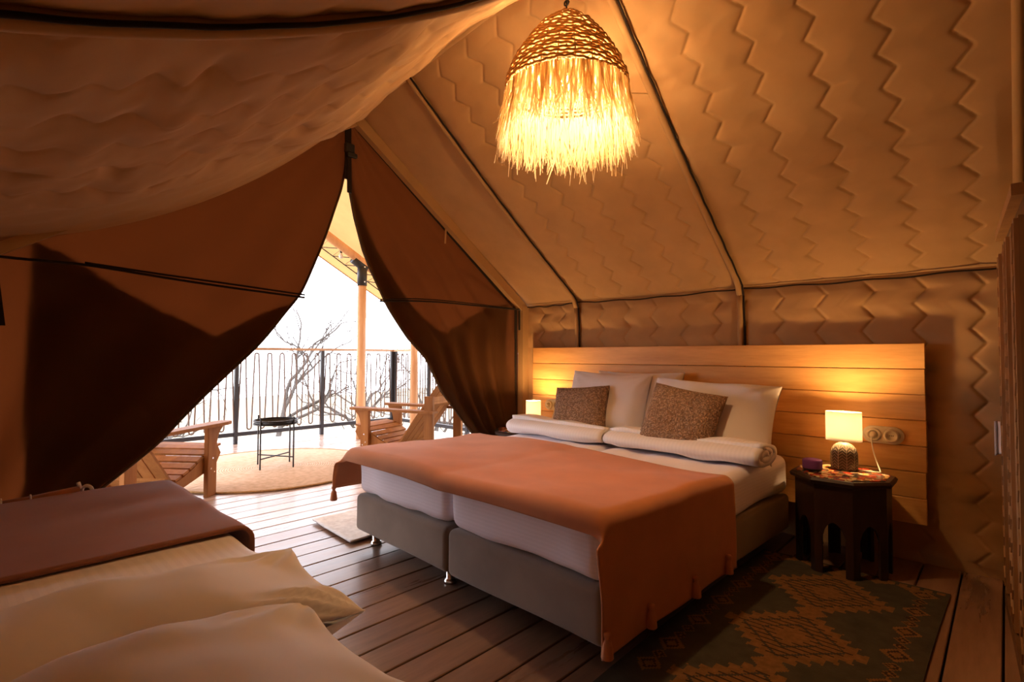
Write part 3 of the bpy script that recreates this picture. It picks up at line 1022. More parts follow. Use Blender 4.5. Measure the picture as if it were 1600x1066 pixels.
# small pale mat by the bed
m = MB()
ux, uy = np.meshgrid(np.linspace(0, 1, 40), np.linspace(0, 1, 40), indexing='ij')
X = -3.40 + ux * .56 + 0 * uy
Y = 1.655 - 0.035 * ux + uy * 1.0
Z = .012 + .004 * np.abs(Wavy(8, 1.0, 4, (1, 1, 0), 3)(np.stack([X, Y, 0 * X], -1)))
m.grid(np.stack([X, Y, Z], -1))
o = m.build('floor_mat', 'mat', None, True); solid(o, .01, -1)
tag(o, 'small pale grey mat on the planks beside the foot of the double bed', 'rug')

# ------------------------------------------------------------------ headboard
hb = thing('headboard', 'wide pine plank headboard standing against the tent wall', 'headboard', (-1.7, 3.57, .2))
HX0, HX1, HZ0, HZ1 = -3.10, -0.318, 0.222, 1.197
for x in (-2.9, -1.7, -.6):
    MB().bbox(x - .03, x + .03, 3.583, 3.600, 0.0, 1.14, .002).build('back_batten', 'walnut', hb)
nb = 7; bh = (HZ1 - HZ0) / nb
pk = MB(); pk.bbox(-(HX1 - HX0) / 2, (HX1 - HX0) / 2, -.014, .014, .0015, bh - .0015, .003)
p0 = None
for k in range(nb):
    L = (HX0 + HX1) / 2 + 1.7
    if p0 is None:
        p0 = pk.build('plank', 'pine', hb, local=True); c = p0
    else:
        c = p0.copy(); C.objects.link(c); c.parent = hb
    c.location = (L + random.uniform(-.003, .003), -0.004 + random.uniform(-.002, .002), HZ0 + k * bh - .2)

# ------------------------------------------------------------------ double bed (local frame)
BO = np.array([-1.05, 1.572, 0.0]); BR = -0.045
cb, sb_ = math.cos(BR), math.sin(BR)
def bedxf(Q):
    Q = np.asarray(Q, float)
    return np.stack([BO[0] + Q[..., 0] * cb - Q[..., 1] * sb_, BO[1] + Q[..., 0] * sb_ + Q[..., 1] * cb, Q[..., 2]], -1)
BL = 1.90
halfs = [(-1.80, -0.905, 'taupe velvet box spring base of the bed half by the door', 'white mattress in striped sheet on the bed half by the door'),
         (-0.895, 0.0, 'taupe velvet box spring base of the bed half beside the kilim rug', 'white mattress in striped sheet on the bed half beside the kilim rug')]
wn = Wavy(12, 0.8, 3.5, (1, 1, 1), 21)
wf = Wavy(16, 1.5, 6, (1, 1, 1), 22)
for x0, x1, lab, mlab in halfs:
    c = bedxf(np.array([(x0 + x1) / 2, BL / 2, 0]))
    t = thing('box_spring_base', lab, 'bed base', (float(c[0]), float(c[1]), 0))
    m = softbox(MB(), ((x0 + x1) / 2, BL / 2, .19), (x1 - x0, BL, .215), .03, (8, 14, 4), wn, .002, bedxf)
    weld(m.build('base_body', 'velvet', t, True))
    for lx in ((x0 + .10, x1 - .07) if x0 < -1 else (x0 + .14, x1 - .14)):
        for ly in (.085 if x0 < -1 else .30, BL - .12):
            p = bedxf(np.array([lx, ly, 0]))
            m = MB().lathe([(.032, 0.001), (.034, .012), (.026, .02), (.022, .024), (.022, .086)], p, 20)
            m.build('leg', 'chrome', t, True)
    m = softbox(MB(), ((x0 + x1) / 2, BL / 2, .415), (x1 - x0 - .012, BL - .02, .225), .055, (26, 50, 10), wf, .0045, bedxf)
    tag(weld(m.build('mattress', 'sheet_z', None, True)), mlab, 'mattress')

# throw blanket across the foot
def sm(a, b, x):
    t = np.clip((x - a) / (b - a), 0, 1)
    return t * t * (3 - 2 * t)
TOP = .566
ldrop, rdrop = .27, .47
W = 1.80
sl_ = np.concatenate([np.linspace(0, ldrop, 18), ldrop + np.linspace(0, W, 90)[1:], ldrop + W + np.linspace(0, rdrop, 40)[1:]])
sy = np.concatenate([np.linspace(0, .10, 14), .10 + np.linspace(0, .98, 60)[1:]])
S, T = np.meshgrid(sl_, sy, indexing='ij')
R1 = .05
def wrap(s, d0, w, d1):
    """arc-length s -> (x, drop) around a slab of width w with side drops"""
    x = np.zeros_like(s); dr = np.zeros_like(s)
    q = PI / 2 * R1
    a = s - d0                      # 0 at left top edge
    left = a < 0
    t = np.clip(-a, 0, q); th = t / R1
    x = np.where(left, R1 - 0 - R1 * (1 - 0) + -R1 * np.sin(th) * 1.0, a)
    dr = np.where(left, R1 * (1 - np.cos(th)) + np.clip(-a - q, 0, 9), 0)
    b = s - d0 - w
    right = b > 0
    th = np.clip(b, 0, q) / R1
    x = np.where(right, w + R1 * np.sin(th), x)
    dr = np.where(right, R1 * (1 - np.cos(th)) + np.clip(b - q, 0, 9), dr)
    return x, dr
xw, dw = wrap(S, ldrop, W, rdrop)
# along the bed: T=0 is the hem over the foot end
over = .10
b = over - T
th = np.clip(b, 0, PI / 2 * R1) / R1
yf = np.where(b > 0, -R1 * np.sin(th), T - over)
df = np.where(b > 0, R1 * (1 - np.cos(th)) + np.clip(b - PI / 2 * R1, 0, 9), 0)
side = sm(0.0, .10, dw)             # on the hanging sides the foot overhang stays in the plane of the drop
yloc = yf * (1 - side) + (T - over) * side
xo = xw - W
zloc = TOP - dw - df * (1 - side)
P2 = np.stack([xo, yloc, zloc], -1)
wr1 = Wavy(10, 0.6, 2.2, (0.6, 1.2, 0), 31)(P2) * .010
wr2 = Wavy(12, 2.0, 6.0, (0.4, 1.2, 0), 32)(P2) * .0038
zloc = zloc + (wr1 + wr2) * (1 - side) * (1 - .6 * sm(0, .05, df))
zloc = zloc + .02 * np.exp(-((xo + .9) / .05) ** 2) * -0.2 * (1 - side)
fl = Wavy(6, 0.8, 2.2, (0, 1, .2), 33)(np.stack([xo, T, 0 * T], -1))
right = (xw > W); left = (xw < 0)
xo = xo + np.where(right, (.012 + .012 * fl) * sm(0, .3, dw), 0) - np.where(left, (.03 + .012 * fl) * sm(0, .2, dw), 0)
yloc = yloc + .012 * np.sin(S * 7) * (b > 0) * (1 - side) * -.5
P2 = bedxf(np.stack([xo, yloc, zloc], -1))
tc = bedxf(np.array([-.9, .45, 0]))
tw = thing('throw_blanket', 'large terracotta throw draped across the foot of the double bed', 'blanket', (float(tc[0]), float(tc[1]), .5))
o = recalc(MB().grid(P2).build('cloth', 'throw', tw, True)); solid(o, .006)
def tassel(p, par, mat='throw', k=1.0, out=(0, 0)):
    p = np.asarray(p, float)
    m = MB().lathe([(.003, 0), (.012, -.004), (.014, -.012), (.010, -.022), (.0085, -.026), (.014, -.034), (.019, -.06), (.021, -.085), (.018, -.088), (0, -.086)], p, 12)
    m.v[-1] = p + (m.v[-1] - p) * k
    m.build('tassel', mat, par, True)
nS, nT = P2.shape[:2]
tassel(P2[-1, 2] + np.array([.012, -.004, .095]), tw)
for j in (25, 46, 66):
    tassel(P2[-1, j] + np.array([.014, 0, .09]), tw)
tassel(P2[0, 2] + np.array([-.012, 0, .012]), tw)
for j in (28, 60):
    tassel(P2[0, j] + np.array([-.012, 0, .012]), tw)

# folded duvets
def duvet(x0, x1, yc, zc, hw, hh, label, seed):
    th = np.linspace(0, 2 * PI * 2.3, 110)
    thick = .030
    r = np.linspace(.18, 1.0, 110)
    n = 34
    mid = np.stack([np.cos(th) * r * hw, np.sin(th) * r * hh], -1)
    out = []
    for k, x in enumerate(np.linspace(x0, x1, n)):
        e = abs(2 * (k / (n - 1)) - 1)
        sc = 1 - .10 * e ** 6
        sh = .012 * Wavy(3, 0.8, 1.6, (1, 0, 0), seed)(np.array([x, 0, 0]))
        out.append(np.stack([np.full(110, x), yc + sh + mid[:, 0] * sc, zc + mid[:, 1] * sc], -1))
    P = np.array(out)
    nz = Wavy(16, 1.0, 4.5, (1, 1, 1), seed)(P)
    nz2 = Wavy(12, 3, 9, (.5, 1, 1), seed + 1)(P)
    rad = np.stack([0 * th, np.cos(th), np.sin(th)], -1)
    P = P + rad[None] * (nz * .010 + nz2 * .0045)[..., None] * (r > .75)[None, :, None]
    P[..., 2] = np.maximum(P[..., 2], .543)
    P = bedxf(P)
    o = recalc(MB().grid(P).build('folded_duvet', 'sheet_x', None, True)); solid(o, thick, 0)
    return tag(o, label, 'duvet')
duvet(-1.80, -.93, 1.36, .592, .15, .058, 'white duvet rolled up on the bed half by the door', 41)
duvet(-.915, .045, 1.385, .59, .16, .055, 'white duvet rolled up on the bed half beside the kilim rug', 43)

# pillows
def pillow(name, w, h, t, mat, c, rx, ry, rz, seed, n=30, wr=1.0, flange=0.0, pinch=.10):
    """a filled pillow; local x width, y height, z thickness; rotated rx, ry, rz and centred on c"""
    u = np.sin(np.linspace(-1, 1, n) * PI / 2 * .999)
    U, V = np.meshgrid(u, u, indexing='ij')
    th = (np.clip(1 - U ** 4, 0, 1) ** .55) * (np.clip(1 - V ** 4, 0, 1) ** .55)
    th = np.maximum(th, .02)
    px = U * w / 2 * (1 - pinch * (1 - V ** 2) * np.abs(U) ** 3 * .6)
    py = V * h / 2 * (1 - pinch * (1 - U ** 2) * np.abs(V) ** 3 * .6)
    R = (Matrix.Rotation(rz, 3, 'Z') @ Matrix.Rotation(ry, 3, 'Y') @ Matrix.Rotation(rx, 3, 'X'))
    Rn = np.array(R)
    mb = MB()
    nz = Wavy(14, 1.2, 5, (1, 1, 1), seed); nz2 = Wavy(12, 4, 12, (1, 1, .2), seed + 1)
    for sg in (1, -1):
        Q = np.stack([px, py, sg * th * t / 2], -1)
        d = (nz(Q + sg) * .006 + nz2(Q + sg) * .0016) * wr * np.clip(th * 1.5, 0, 1)
        # tension creases towards the corners
        rc = np.hypot(np.abs(U) - 1, np.abs(V) - 1)
        d = d + .004 * wr * np.sin(np.arctan2(np.abs(V) - 1.02, np.abs(U) - 1.02) * 14) * np.exp(-((rc - .35) / .2) ** 2)
        Q[..., 2] += sg * d
        Q = Q @ Rn.T + np.asarray(c)
        mb.grid(Q, flip=sg < 0)
    o = mb.build(name, mat, None, True)
    return weld(o, .0008)
def lean(a): return PI / 2 - a
P_ = [
    ('bed_pillow', .70, .50, .15, 'pillow', (-1.98, 3.42, .765), lean(.22), 0, .03, 61, 'white pillow leaning on the headboard, half hidden behind the other pillow by the door', 'pillow'),
    ('bed_pillow', .66, .50, .17, 'pillow', (-2.155, 3.29, .762), lean(.33), .03, .06, 62, 'white pillow in front of the other one on the bed half by the door', 'pillow'),
    ('bed_pillow', .80, .48, .20, 'pillow', (-1.375, 3.27, .735), lean(.36), .04, .02, 63, 'white pillow leaning on the headboard, nearest the bedside lamp with the leaf pattern', 'pillow'),
    ('scatter_cushion', .43, .40, .15, 'cushion', (-2.265, 3.115, .712), lean(.40), -.07, .18, 64, 'brown woven cushion on the bed half by the door', 'cushion'),
    ('scatter_cushion', .46, .43, .17, 'cushion', (-1.46, 3.05, .725), lean(.45), .15, .05, 65, 'brown woven cushion nearest the bedside lamp with the leaf pattern', 'cushion')]
for nme, w, h, t_, mt, c, rx, ry, rz, sd, lab, cat in P_:
    o = pillow(nme, w, h, t_, mt, c, rx, ry, rz, sd, wr=.9 if cat == 'cushion' else 2.1)
    tag(o, lab, cat)

# ------------------------------------------------------------------ bedside tables
def octagon(r, a0=PI / 8):
    return [(r * math.cos(a0 + k * PI / 4), r * math.sin(a0 + k * PI / 4)) for k in range(8)]
def side_table(label, x, y, R_=.225):
    t = thing('side_table', label, 'table', (x, y, 0))
    H = .462
    o8 = octagon(R_)
    inner = octagon(R_ - .022)
    for k in range(8):
        p, q = np.array(o8[k]), np.array(o8[(k + 1) % 8])
        Lf = np.linalg.norm(q - p); d = (q - p) / Lf; nrm = np.array([d[1], -d[0]])
        # panel with keyhole arch, drawn in (s, z)
        wA = Lf * .30; zs = .20
        arch = [(Lf / 2 - wA, 0.0), (Lf / 2 - wA, zs)]
        for a in np.linspace(0, 1, 6)[1:]:
            arch.append((Lf / 2 - wA + wA * a, zs + .075 * (1 - (1 - a) ** 2) ** .8))
        arch += [(Lf - s, z) for s, z in arch[:-1][::-1]]
        zt = H
        # left leg, right leg, top, as strips up to the arch line
        m = MB()
        def quad2(poly):
            vo = [(*(p + d * s), z) for s, z in poly] ; vi = [(*(p + d * s - nrm * .018), z) for s, z in poly]
            nn = len(poly)
            f = [tuple(range(nn)), tuple(range(2 * nn - 1, nn - 1, -1))] + [(i, (i + 1) % nn, nn + (i + 1) % nn, nn + i) for i in range(nn)]
            m.add([(x + a, y + b_, c_) for a, b_, c_ in vo + vi], f)
        na = len(arch)
        for i in range(na - 1):
            (s0, z0), (s1, z1) = arch[i], arch[i + 1]
            if abs(s1 - s0) < 1e-6: continue
            quad2([(s0, z0), (s1, z1), (s1, zt), (s0, zt)])
        quad2([(0, 0), (arch[0][0], 0), (arch[0][0], zt), (0, zt)])
        quad2([(arch[-1][0], 0), (Lf, 0), (Lf, zt), (arch[-1][0], zt)])
        m.build('side_panel', 'walnut', t, fixn=True)
    m = MB()
    ring = [(R_ - .01, H), (R_ + .022, H + .006), (R_ + .027, H + .022), (R_ + .016, H + .034)]
    vs = []; f = []
    for r, z in ring:
        vs += [(x + a, y + b_, z) for a, b_ in octagon(r)]
    for i in range(3):
        for k in range(8):
            l = (k + 1) % 8; f.append((i * 8 + k, i * 8 + l, (i + 1) * 8 + l, (i + 1) * 8 + k))
    f.append(tuple(range(7, -1, -1))); f.append(tuple(range(24, 32)))
    m.add(vs, f); m.build('table_top', 'walnut', t)
    m = MB(); m.prism([(x + a, y + b_) for a, b_ in octagon(R_ - .005)], 2, H + .034, H + .038)
    m.build('mosaic_inlay', 'mosaic', t)
    return t
side_table('dark octagonal carved table with mosaic top on the kilim side of the bed', -.655, 3.285)
side_table('dark octagonal table in the corner by the door curtain', -3.015, 3.29, .20)
TZ = .501

def bedside_lamp(label, x, y, leaf):
    t = thing('table_lamp', label, 'lamp', (x, y, TZ))
    if leaf:
        prof = [(.058, 0), (.063, .004), (.066, .05), (.065, .09), (.058, .115), (.044, .135), (.025, .147), (.010, .150)]
        sx, sy = 1.0, .62
    else:
        prof = [(.030, 0), (.046, .008), (.058, .03), (.059, .045), (.050, .07), (.032, .085), (.018, .094), (.011, .11)]
        sx, sy = 1.0, 1.0
    rot = .0
    MB().lathe(prof, (x, y, TZ), 40, sx, sy).build('lamp_base', 'ceramic' if leaf else 'speckle', t, True)
    if leaf:
        # raised leaf ribs: stems and chevrons over the front of the dome
        def surf(ang, z):
            r = np.interp(z, [p[1] for p in prof], [p[0] for p in prof])
            return (x + r * sx * 1.01 * math.cos(ang), y + r * sy * 1.015 * math.sin(ang), TZ + z)
        m = MB()
        stems = [math.radians(q) for q in range(0, 360, 36)]
        for a0 in stems:
            m.tube([surf(a0, z) for z in np.linspace(.004, .142, 12)], .0013, 4)
            for z in np.arange(.0, .125, .016):
                for sg in (-1, 1):
                    pts = []
                    for q in np.linspace(0, 1, 4):
                        zz = z + .018 * (1 - 0) * q
                        if zz > .14: break
                        pts.append(surf(a0 + sg * math.radians(18) * q, zz))
                    if len(pts) > 1: m.tube(pts, .0008, 4)
        o = m.build('leaf_ribs', 'ceramic_line', t)
    zn = prof[-1][1]
    MB().lathe([(.006, zn - .002), (.006, .20)], (x, y, TZ), 10).build('lamp_neck', 'black', t)
    z0, z1 = (.158, .318) if leaf else (.115, .245)
    if leaf: rx_, ry_ = .086, .048
    else: rx_, ry_ = .062, .062
    a = np.linspace(0, 2 * PI, 65)
    zz = np.linspace(z0, z1, 8)
    A, Z = np.meshgrid(a, zz, indexing='ij')
    if leaf:
        pw = .75
        P = np.stack([x + rx_ * np.sign(np.cos(A)) * np.abs(np.cos(A)) ** pw, y + ry_ * np.sign(np.sin(A)) * np.abs(np.sin(A)) ** 1.0, TZ + Z], -1)
    else:
        P = np.stack([x + rx_ * np.cos(A), y + ry_ * np.sin(A), TZ + Z], -1)
    o = recalc(MB().grid(P).build('lamp_shade', 'shade', t, True)); solid(o, .0015)
    m = MB()
    zc = TZ + (z0 + z1) / 2 + .022
    bp = [(.0, .034), (.012, .031), (.020, .022), (.023, .008), (.019, -.010), (.011, -.026), (.008, -.034), (0, -.036)]
    m.lathe(bp[::-1], (x, y, zc + .01), 16, cap=False)
    m.build('bulb', 'bulb_l', t, True)
    return t
l1 = bedside_lamp('lit table lamp with oval white shade and grey leaf pattern base', -.660, 3.365, True)
l2 = bedside_lamp('lit table lamp with round white shade on a speckled ball base', -2.905, 3.34, False)
# cords
def bez(p0, p1, p2, p3, n=24):
    t = np.linspace(0, 1, n)[:, None]
    p0, p1, p2, p3 = (np.asarray(q, float) for q in (p0, p1, p2, p3))
    return (1 - t) ** 3 * p0 + 3 * (1 - t) ** 2 * t * p1 + 3 * (1 - t) * t * t * p2 + t ** 3 * p3
MB().tube(bez((-.555, 3.505, .685), (-.55, 3.47, .60), (-.525, 3.47, .55), (-.50, 3.40, TZ + .006)), .0035, 6).build('cord', 'cord', l1, True)
MB().tube(bez((-.50, 3.40, TZ + .006), (-.49, 3.36, TZ + .006), (-.55, 3.37, TZ + .006), (-.61, 3.375, TZ + .008)), .0035, 6).build('cord', 'cord', l1, True)
MB().tube(bez((-2.80, 3.505, .69), (-2.80, 3.46, .60), (-2.76, 3.40, .54), (-2.84, 3.37, TZ + .006)), .0035, 6).build('cord', 'cord', l2, True)

# sockets
def socket(label, x, z, y=3.549, plugged=0):
    t = thing('wall_socket', label, 'socket', (x, y, z))
    def pill(w, h, y0, y1, nm, mat, n=16):
        r = h; pts = []
        for q in np.linspace(-PI / 2, PI / 2, n): pts.append((x + w - r + r * math.cos(q), z + r * math.sin(q)))
        for q in np.linspace(PI / 2, 3 * PI / 2, n): pts.append((x - w + r + r * math.cos(q), z + r * math.sin(q)))
        m = MB(); m.prism(pts, 1, y0, y1); return m.build(nm, mat, t)
    pill(.096, .047, y - .012, y, 'back_plate', 'ivory')
    pill(.086, .039, y - .018, y - .012, 'back_plate', 'ivory')
    for k, sx in enumerate((-.041, .041)):
        m = MB(); m.lathe([(.037, 0), (.036, .010), (.031, .018), (.024, .018), (.022, .004), (0, .004)], (0, 0, 0), 28, cap=False)
        vv = m.v[-1]; m.v[-1] = np.stack([vv[:, 0] + x + sx, y - .018 - vv[:, 2], vv[:, 1] + z], -1)
        f = m.build('socket_insert', 'ivory', t, True, fixn=True)
        m = MB()
        for dx in (-.008, 0, .008):
            m.lathe([(0, 0), (.0028, 0)], (0, 0, 0), 8, cap=False)
            vv = m.v[-1]; m.v[-1] = np.stack([vv[:, 0] + x + sx + dx, y - .0225 + 0 * vv[:, 2], vv[:, 1] + z], -1)
        m.build('pin_hole', 'slot', f)
        if k == plugged:
            m = MB(); m.lathe([(.019, 0), (.0185, .014), (.012, .024), (.006, .028), (0, .028)], (0, 0, 0), 16, cap=False)
            vv = m.v[-1]; m.v[-1] = np.stack([vv[:, 0] + x + sx, y - .024 - vv[:, 2], vv[:, 1] + z], -1)
            m.build('plug', 'ivory', t, True, fixn=True)
    return t
socket('double ivory ceramic socket beside the oval lamp on the headboard', -.507, .688)
socket('double ivory ceramic socket behind the round lamp at the door end', -2.845, .70)

# purple puck on the table
m = MB(); m.lathe([(.040, 0), (.046, .006), (.048, .012), (.049, .05), (.045, .058), (.035, .061), (0, .061)], (0, 0, 0), 36, cap=False)
vv = m.v[-1]; m.v[-1] = vv + np.array([-.785, 3.235, TZ])
pk_ = thing('round_speaker', 'small round purple fabric speaker at the edge of the mosaic table', 'speaker', (-.785, 3.235, TZ))
m.build('body', 'purple', pk_, True)
m = MB(); m.lathe([(.041, 0), (.0475, .006), (.0485, .011), (.0475, .013)], (-.785, 3.235, TZ), 36); m.build('foot_ring', 'slot', pk_, True)

# ------------------------------------------------------------------ pendant lamp
px, py = -1.415, 1.85
pd = thing('pendant_lamp', 'lit pendant lamp with woven dome and long raffia fringe under the ridge', 'lamp', (px, py, 2.05))
pr = [(.030, 2.665), (.127, 2.585), (.188, 2.505), (.236, 2.43), (.266, 2.355), (.275, 2.30)]
rr_ = np.array([q[0] for q in pr]); zz_ = np.array([q[1] for q in pr])
m = MB()
a = np.linspace(0, 2 * PI, 121)[:-1]
arc = np.concatenate([[0], np.cumsum(np.hypot(np.diff(rr_), np.diff(zz_)))])
nrow = 27
for k in range(nrow):
    s = arc[-1] * (k + .3) / nrow
    r = np.interp(s, arc, rr_); z = np.interp(s, arc, zz_)
    ph = random.uniform(0, 6); fr = max(8, int(r * 130))
    wob = .0022 * np.sin(fr * a + (PI if k % 2 else 0)) + .003 * np.sin(7 * a + ph)
    zt = .02 * (z - 2.66) * np.cos(a - 1.0)   # slight tilt of the rows
    m.tube(np.stack([px + (r + wob * .5) * np.cos(a), py + (r + wob * .5) * np.sin(a), z + wob + zt], -1), .0056, 6, closed=True)
# upright warps
for q in np.linspace(0, 2 * PI, 25)[:-1]:
    m.tube(np.stack([px + (rr_ - .004) * math.cos(q), py + (rr_ - .004) * math.sin(q), zz_], -1), .003, 5)
m.build('woven_dome', 'rope', pd, True)
m = MB()
g = np.random.default_rng(5)
ns = 1500
for k in range(ns):
    q = g.uniform(0, 2 * PI)
    L = g.uniform(.16, .275) if g.random() > .08 else g.uniform(.27, .33)
    w = g.uniform(.0018, .0052)
    fl = g.normal(0, .10); out = g.uniform(.005, .05)
    lay = g.uniform(-.012, .006)
    n = 4
    V = []
    for i in range(n):
        t = i / (n - 1)
        r = .272 + lay + out * t ** 1.3 * 1.0
        aa = q + fl * t * t + .02 * math.sin(6 * t + k)
        z = 2.305 - L * t
        tw = g.uniform(-.8, .8)
        tx = np.array([-math.sin(aa), math.cos(aa), 0]) * math.cos(tw) + np.array([math.cos(aa), math.sin(aa), 0]) * math.sin(tw)
        c = np.array([px + r * math.cos(aa), py + r * math.sin(aa), z])
        ww = w * (1 - .6 * t ** 3)
        V += [c - tx * ww, c + tx * ww]
    m.add(V, [(2 * i, 2 * i + 1, 2 * i + 3, 2 * i + 2) for i in range(n - 1)])
# stray strands
for q, L, dz in ((2.75, .11, .02), (-.9, .10, -.01), (3.6, .07, -.03), (.3, .08, -.02)):
    p = np.array([px + .28 * math.cos(q), py + .28 * math.sin(q), 2.24]); d = np.array([math.cos(q), math.sin(q), dz / L])
    m.tube([p, p + d * L], .002, 4)
fr = m.build('raffia_fringe', 'raffia', pd)
fr['kind'] = 'stuff'
m = MB(); m.lathe([(0, -.055), (.022, -.048), (.035, -.03), (.040, -.008), (.036, .015), (.024, .035), (.016, .045), (0, .046)], (px, py, 2.375), 20, cap=False)
m.build('bulb', 'bulb_p', pd, True)
MB().lathe([(.018, 0), (.02, .01), (.02, .055), (.012, .07), (.005, .075)], (px, py, 2.418), 16).build('bulb_holder', 'black', pd, True)
MB().tube([(px, py, 2.48), (px, py, 2.70), (px, YR, float(ridge_z(px)) - .02)], .004, 6).build('cable', 'black', pd)
m = MB(); m.tube(np.stack([px + .012 * np.cos(a[::6]), 0 * a[::6] + py, 2.715 + .012 * np.sin(a[::6])], -1), .004, 6, closed=True); m.build('hook', 'black', pd)

# ------------------------------------------------------------------ kilim rug
nx_, ny_ = 104, 224
RX0, RX1, RY0, RY1 = -1.045, -.215, 1.45, 3.225
u = (np.arange(nx_) + .5) / nx_ * (RX1 - RX0) - (RX1 - RX0) / 2
v = (np.arange(ny_) + .5) / ny_ * (RY1 - RY0)
U, V = np.meshgrid(u, v, indexing='ij')
ix, iy = np.meshgrid(np.arange(nx_), np.arange(ny_), indexing='ij')
mi = np.zeros((nx_, ny_), int)
Vf = (RY1 - RY0) - V        # distance from the far end
for c in (.38, .92, 1.46):
    dv = Vf - c
    au = np.abs(U)
    dia = au / .235 + np.abs(dv) / .25
    # serrated flames round the diamond
    ser = .22 * (np.abs((((au - np.abs(dv)) / .075) % 1) - .5) * 2)
    body = dia < (1.0 + ser)
    rings = (np.abs(((dia * 3.2) % 1) - .5) < .09) & (dia < 1.0)
    core = (dia < .18)
    mi[body] = 1
    mi[rings] = 0
    mi[core] = 1
    hat = (iy % 4 == 0) & body & (dia > .3) & (dia < .9)
    mi[hat] = 2
    # cross arms joining the medallions
    mi[(np.abs(np.abs(dv) - .27) + au < .07)] = 1
au = np.abs(U)
sizes = [(.10, .055), (.20, .03), (.255, .025), (.33, .05), (.42, .028), (.48, .03), (.57, .052), (.66, .03), (.72, .026), (.80, .055), (.90, .03), (.96, .028), (1.05, .052), (1.15, .03), (1.22, .028), (1.3, .055), (1.4, .03), (1.48, .05)]
for c, r in sizes:
    d = np.abs(au - .325) + np.abs(Vf - c) * .9
    mi[(d < r)] = 1
    mi[(np.abs(d - r * .55) < .006)] = 2
mi[(Vf < .05)] = 1
mi[(Vf < .05) & ((ix // 2) % 3 == 0)] = 0
mi[(Vf < .012)] = 0
# edge flames at the far end
mi[(Vf < .05 + .05 * np.abs(((U / .14) % 1) - .5) * 2) & (Vf >= .05) & (au < .36)] = 1
mi[(ix < 2) | (ix >= nx_ - 2)] = 0
gx = np.linspace(RX0, RX1, nx_ + 1); gy = np.linspace(RY0, RY1, ny_ + 1)
GX, GY = np.meshgrid(gx, gy, indexing='ij')
GZ = .008 + .0018 * Wavy(8, .6, 2.2, (1, 1, 0), 77)(np.stack([GX, GY, 0 * GX], -1))
m = MB(); m.grid(np.stack([GX + .012 * np.sin(GY * 2.1), GY, GZ], -1))
m.mi = mi.ravel().tolist()
o = recalc(m.build('kilim_rug', ['kilim_ground', 'kilim_motif', 'kilim_dark'], None)); solid(o, .006, -1)
tag(o, 'dark kilim rug with ochre diamond motifs on the planks beside the double bed', 'rug')

# ------------------------------------------------------------------ single bed in the foreground
SX0, SX1, SY0, SY1 = -2.62, -.42, -.17, .60
sbm = thing('single_bed', 'taupe single bed base and mattress along the left tent wall', 'bed', ((SX0 + SX1) / 2, (SY0 + SY1) / 2, 0))
weld(softbox(MB(), ((SX0 + SX1) / 2, (SY0 + SY1) / 2, .18), (SX1 - SX0, SY1 - SY0, .2), .03, (10, 6, 3)).build('base_body', 'velvet', sbm, True))
weld(softbox(MB(), ((SX0 + SX1) / 2, (SY0 + SY1) / 2, .39), (SX1 - SX0 - .01, SY1 - SY0 - .01, .22), .05, (30, 14, 6), wf, .003).build('mattress', 'sheet_z', sbm, True))
for lx in (SX0 + .1, SX1 - .1):
    for ly in (SY0 + .08, SY1 - .08):
        MB().lathe([(.032, .001), (.034, .012), (.024, .02), (.022, .085)], (lx, ly, 0), 16).build('leg', 'chrome', sbm, True)
m = softbox(MB(), (-1.52, .215, .525), (.74, .82, .075), .036, (40, 40, 3), Wavy(16, 1, 6, (1.2, .5, 1), 91), .0065)
tag(weld(m.build('spread_duvet', 'sheet_y', None, True)), 'white duvet spread flat in the middle of the single bed', 'duvet')
# russet throw on its foot end
s1 = np.concatenate([np.linspace(0, .16, 12), .16 + np.linspace(0, .86, 50)[1:]])
t1 = np.concatenate([np.linspace(0, .80, 50), .80 + np.linspace(0, .22, 16)[1:]])
S, T = np.meshgrid(s1, t1, indexing='ij')
RR = .045
def fold(d):
    d = np.clip(d, 0, 9); th = np.clip(d / RR, 0, PI / 2)
    return RR * np.sin(th), RR * (1 - np.cos(th)) + np.clip(d - PI / 2 * RR, 0, 9)
ox, dx = fold(.16 - S); oy, dy = fold(T - .80)
sx_ = sm(0, .08, dy)
X = SX0 - .012 + np.maximum(S - .16, 0) - ox * (1 - sx_) - np.clip(.16 - S, 0, 1) * sx_
Y = SY0 - .01 + np.minimum(T, .80) + oy
Z = .575 - dx * (1 - sx_) - dy
base = np.stack([X, Y, Z], -1)
Z = Z + (Wavy(10, .7, 2.5, (.6, 1, 0), 93)(base) * .004 + Wavy(10, 2, 6, (1.2, .4, 0), 94)(base) * .0015) * (1 - sx_) - .028 * sm(.55, 1.0, S) * 0
o = recalc(MB().grid(np.stack([X, Y, Z], -1)).build('throw_blanket', 'throw_dark', None, True)); solid(o, .012)
tag(o, 'russet brown throw covering the foot of the foreground single bed', 'blanket')
o = pillow('bed_pillow', .88, .38, .14, 'pillow', (-1.18, .16, .605), .08, 0, PI / 2 - .03, 95, 44, 1.9)
tag(o, 'white pillow lying on the single bed, farther from the camera', 'pillow')
o = pillow('bed_pillow', .86, .50, .15, 'pillow', (-.79, .055, .625), .0, 0, PI / 2 - .02, 96, 44, 1.9)
tag(o, 'white pillow nearest the camera at the head of the single bed', 'pillow')
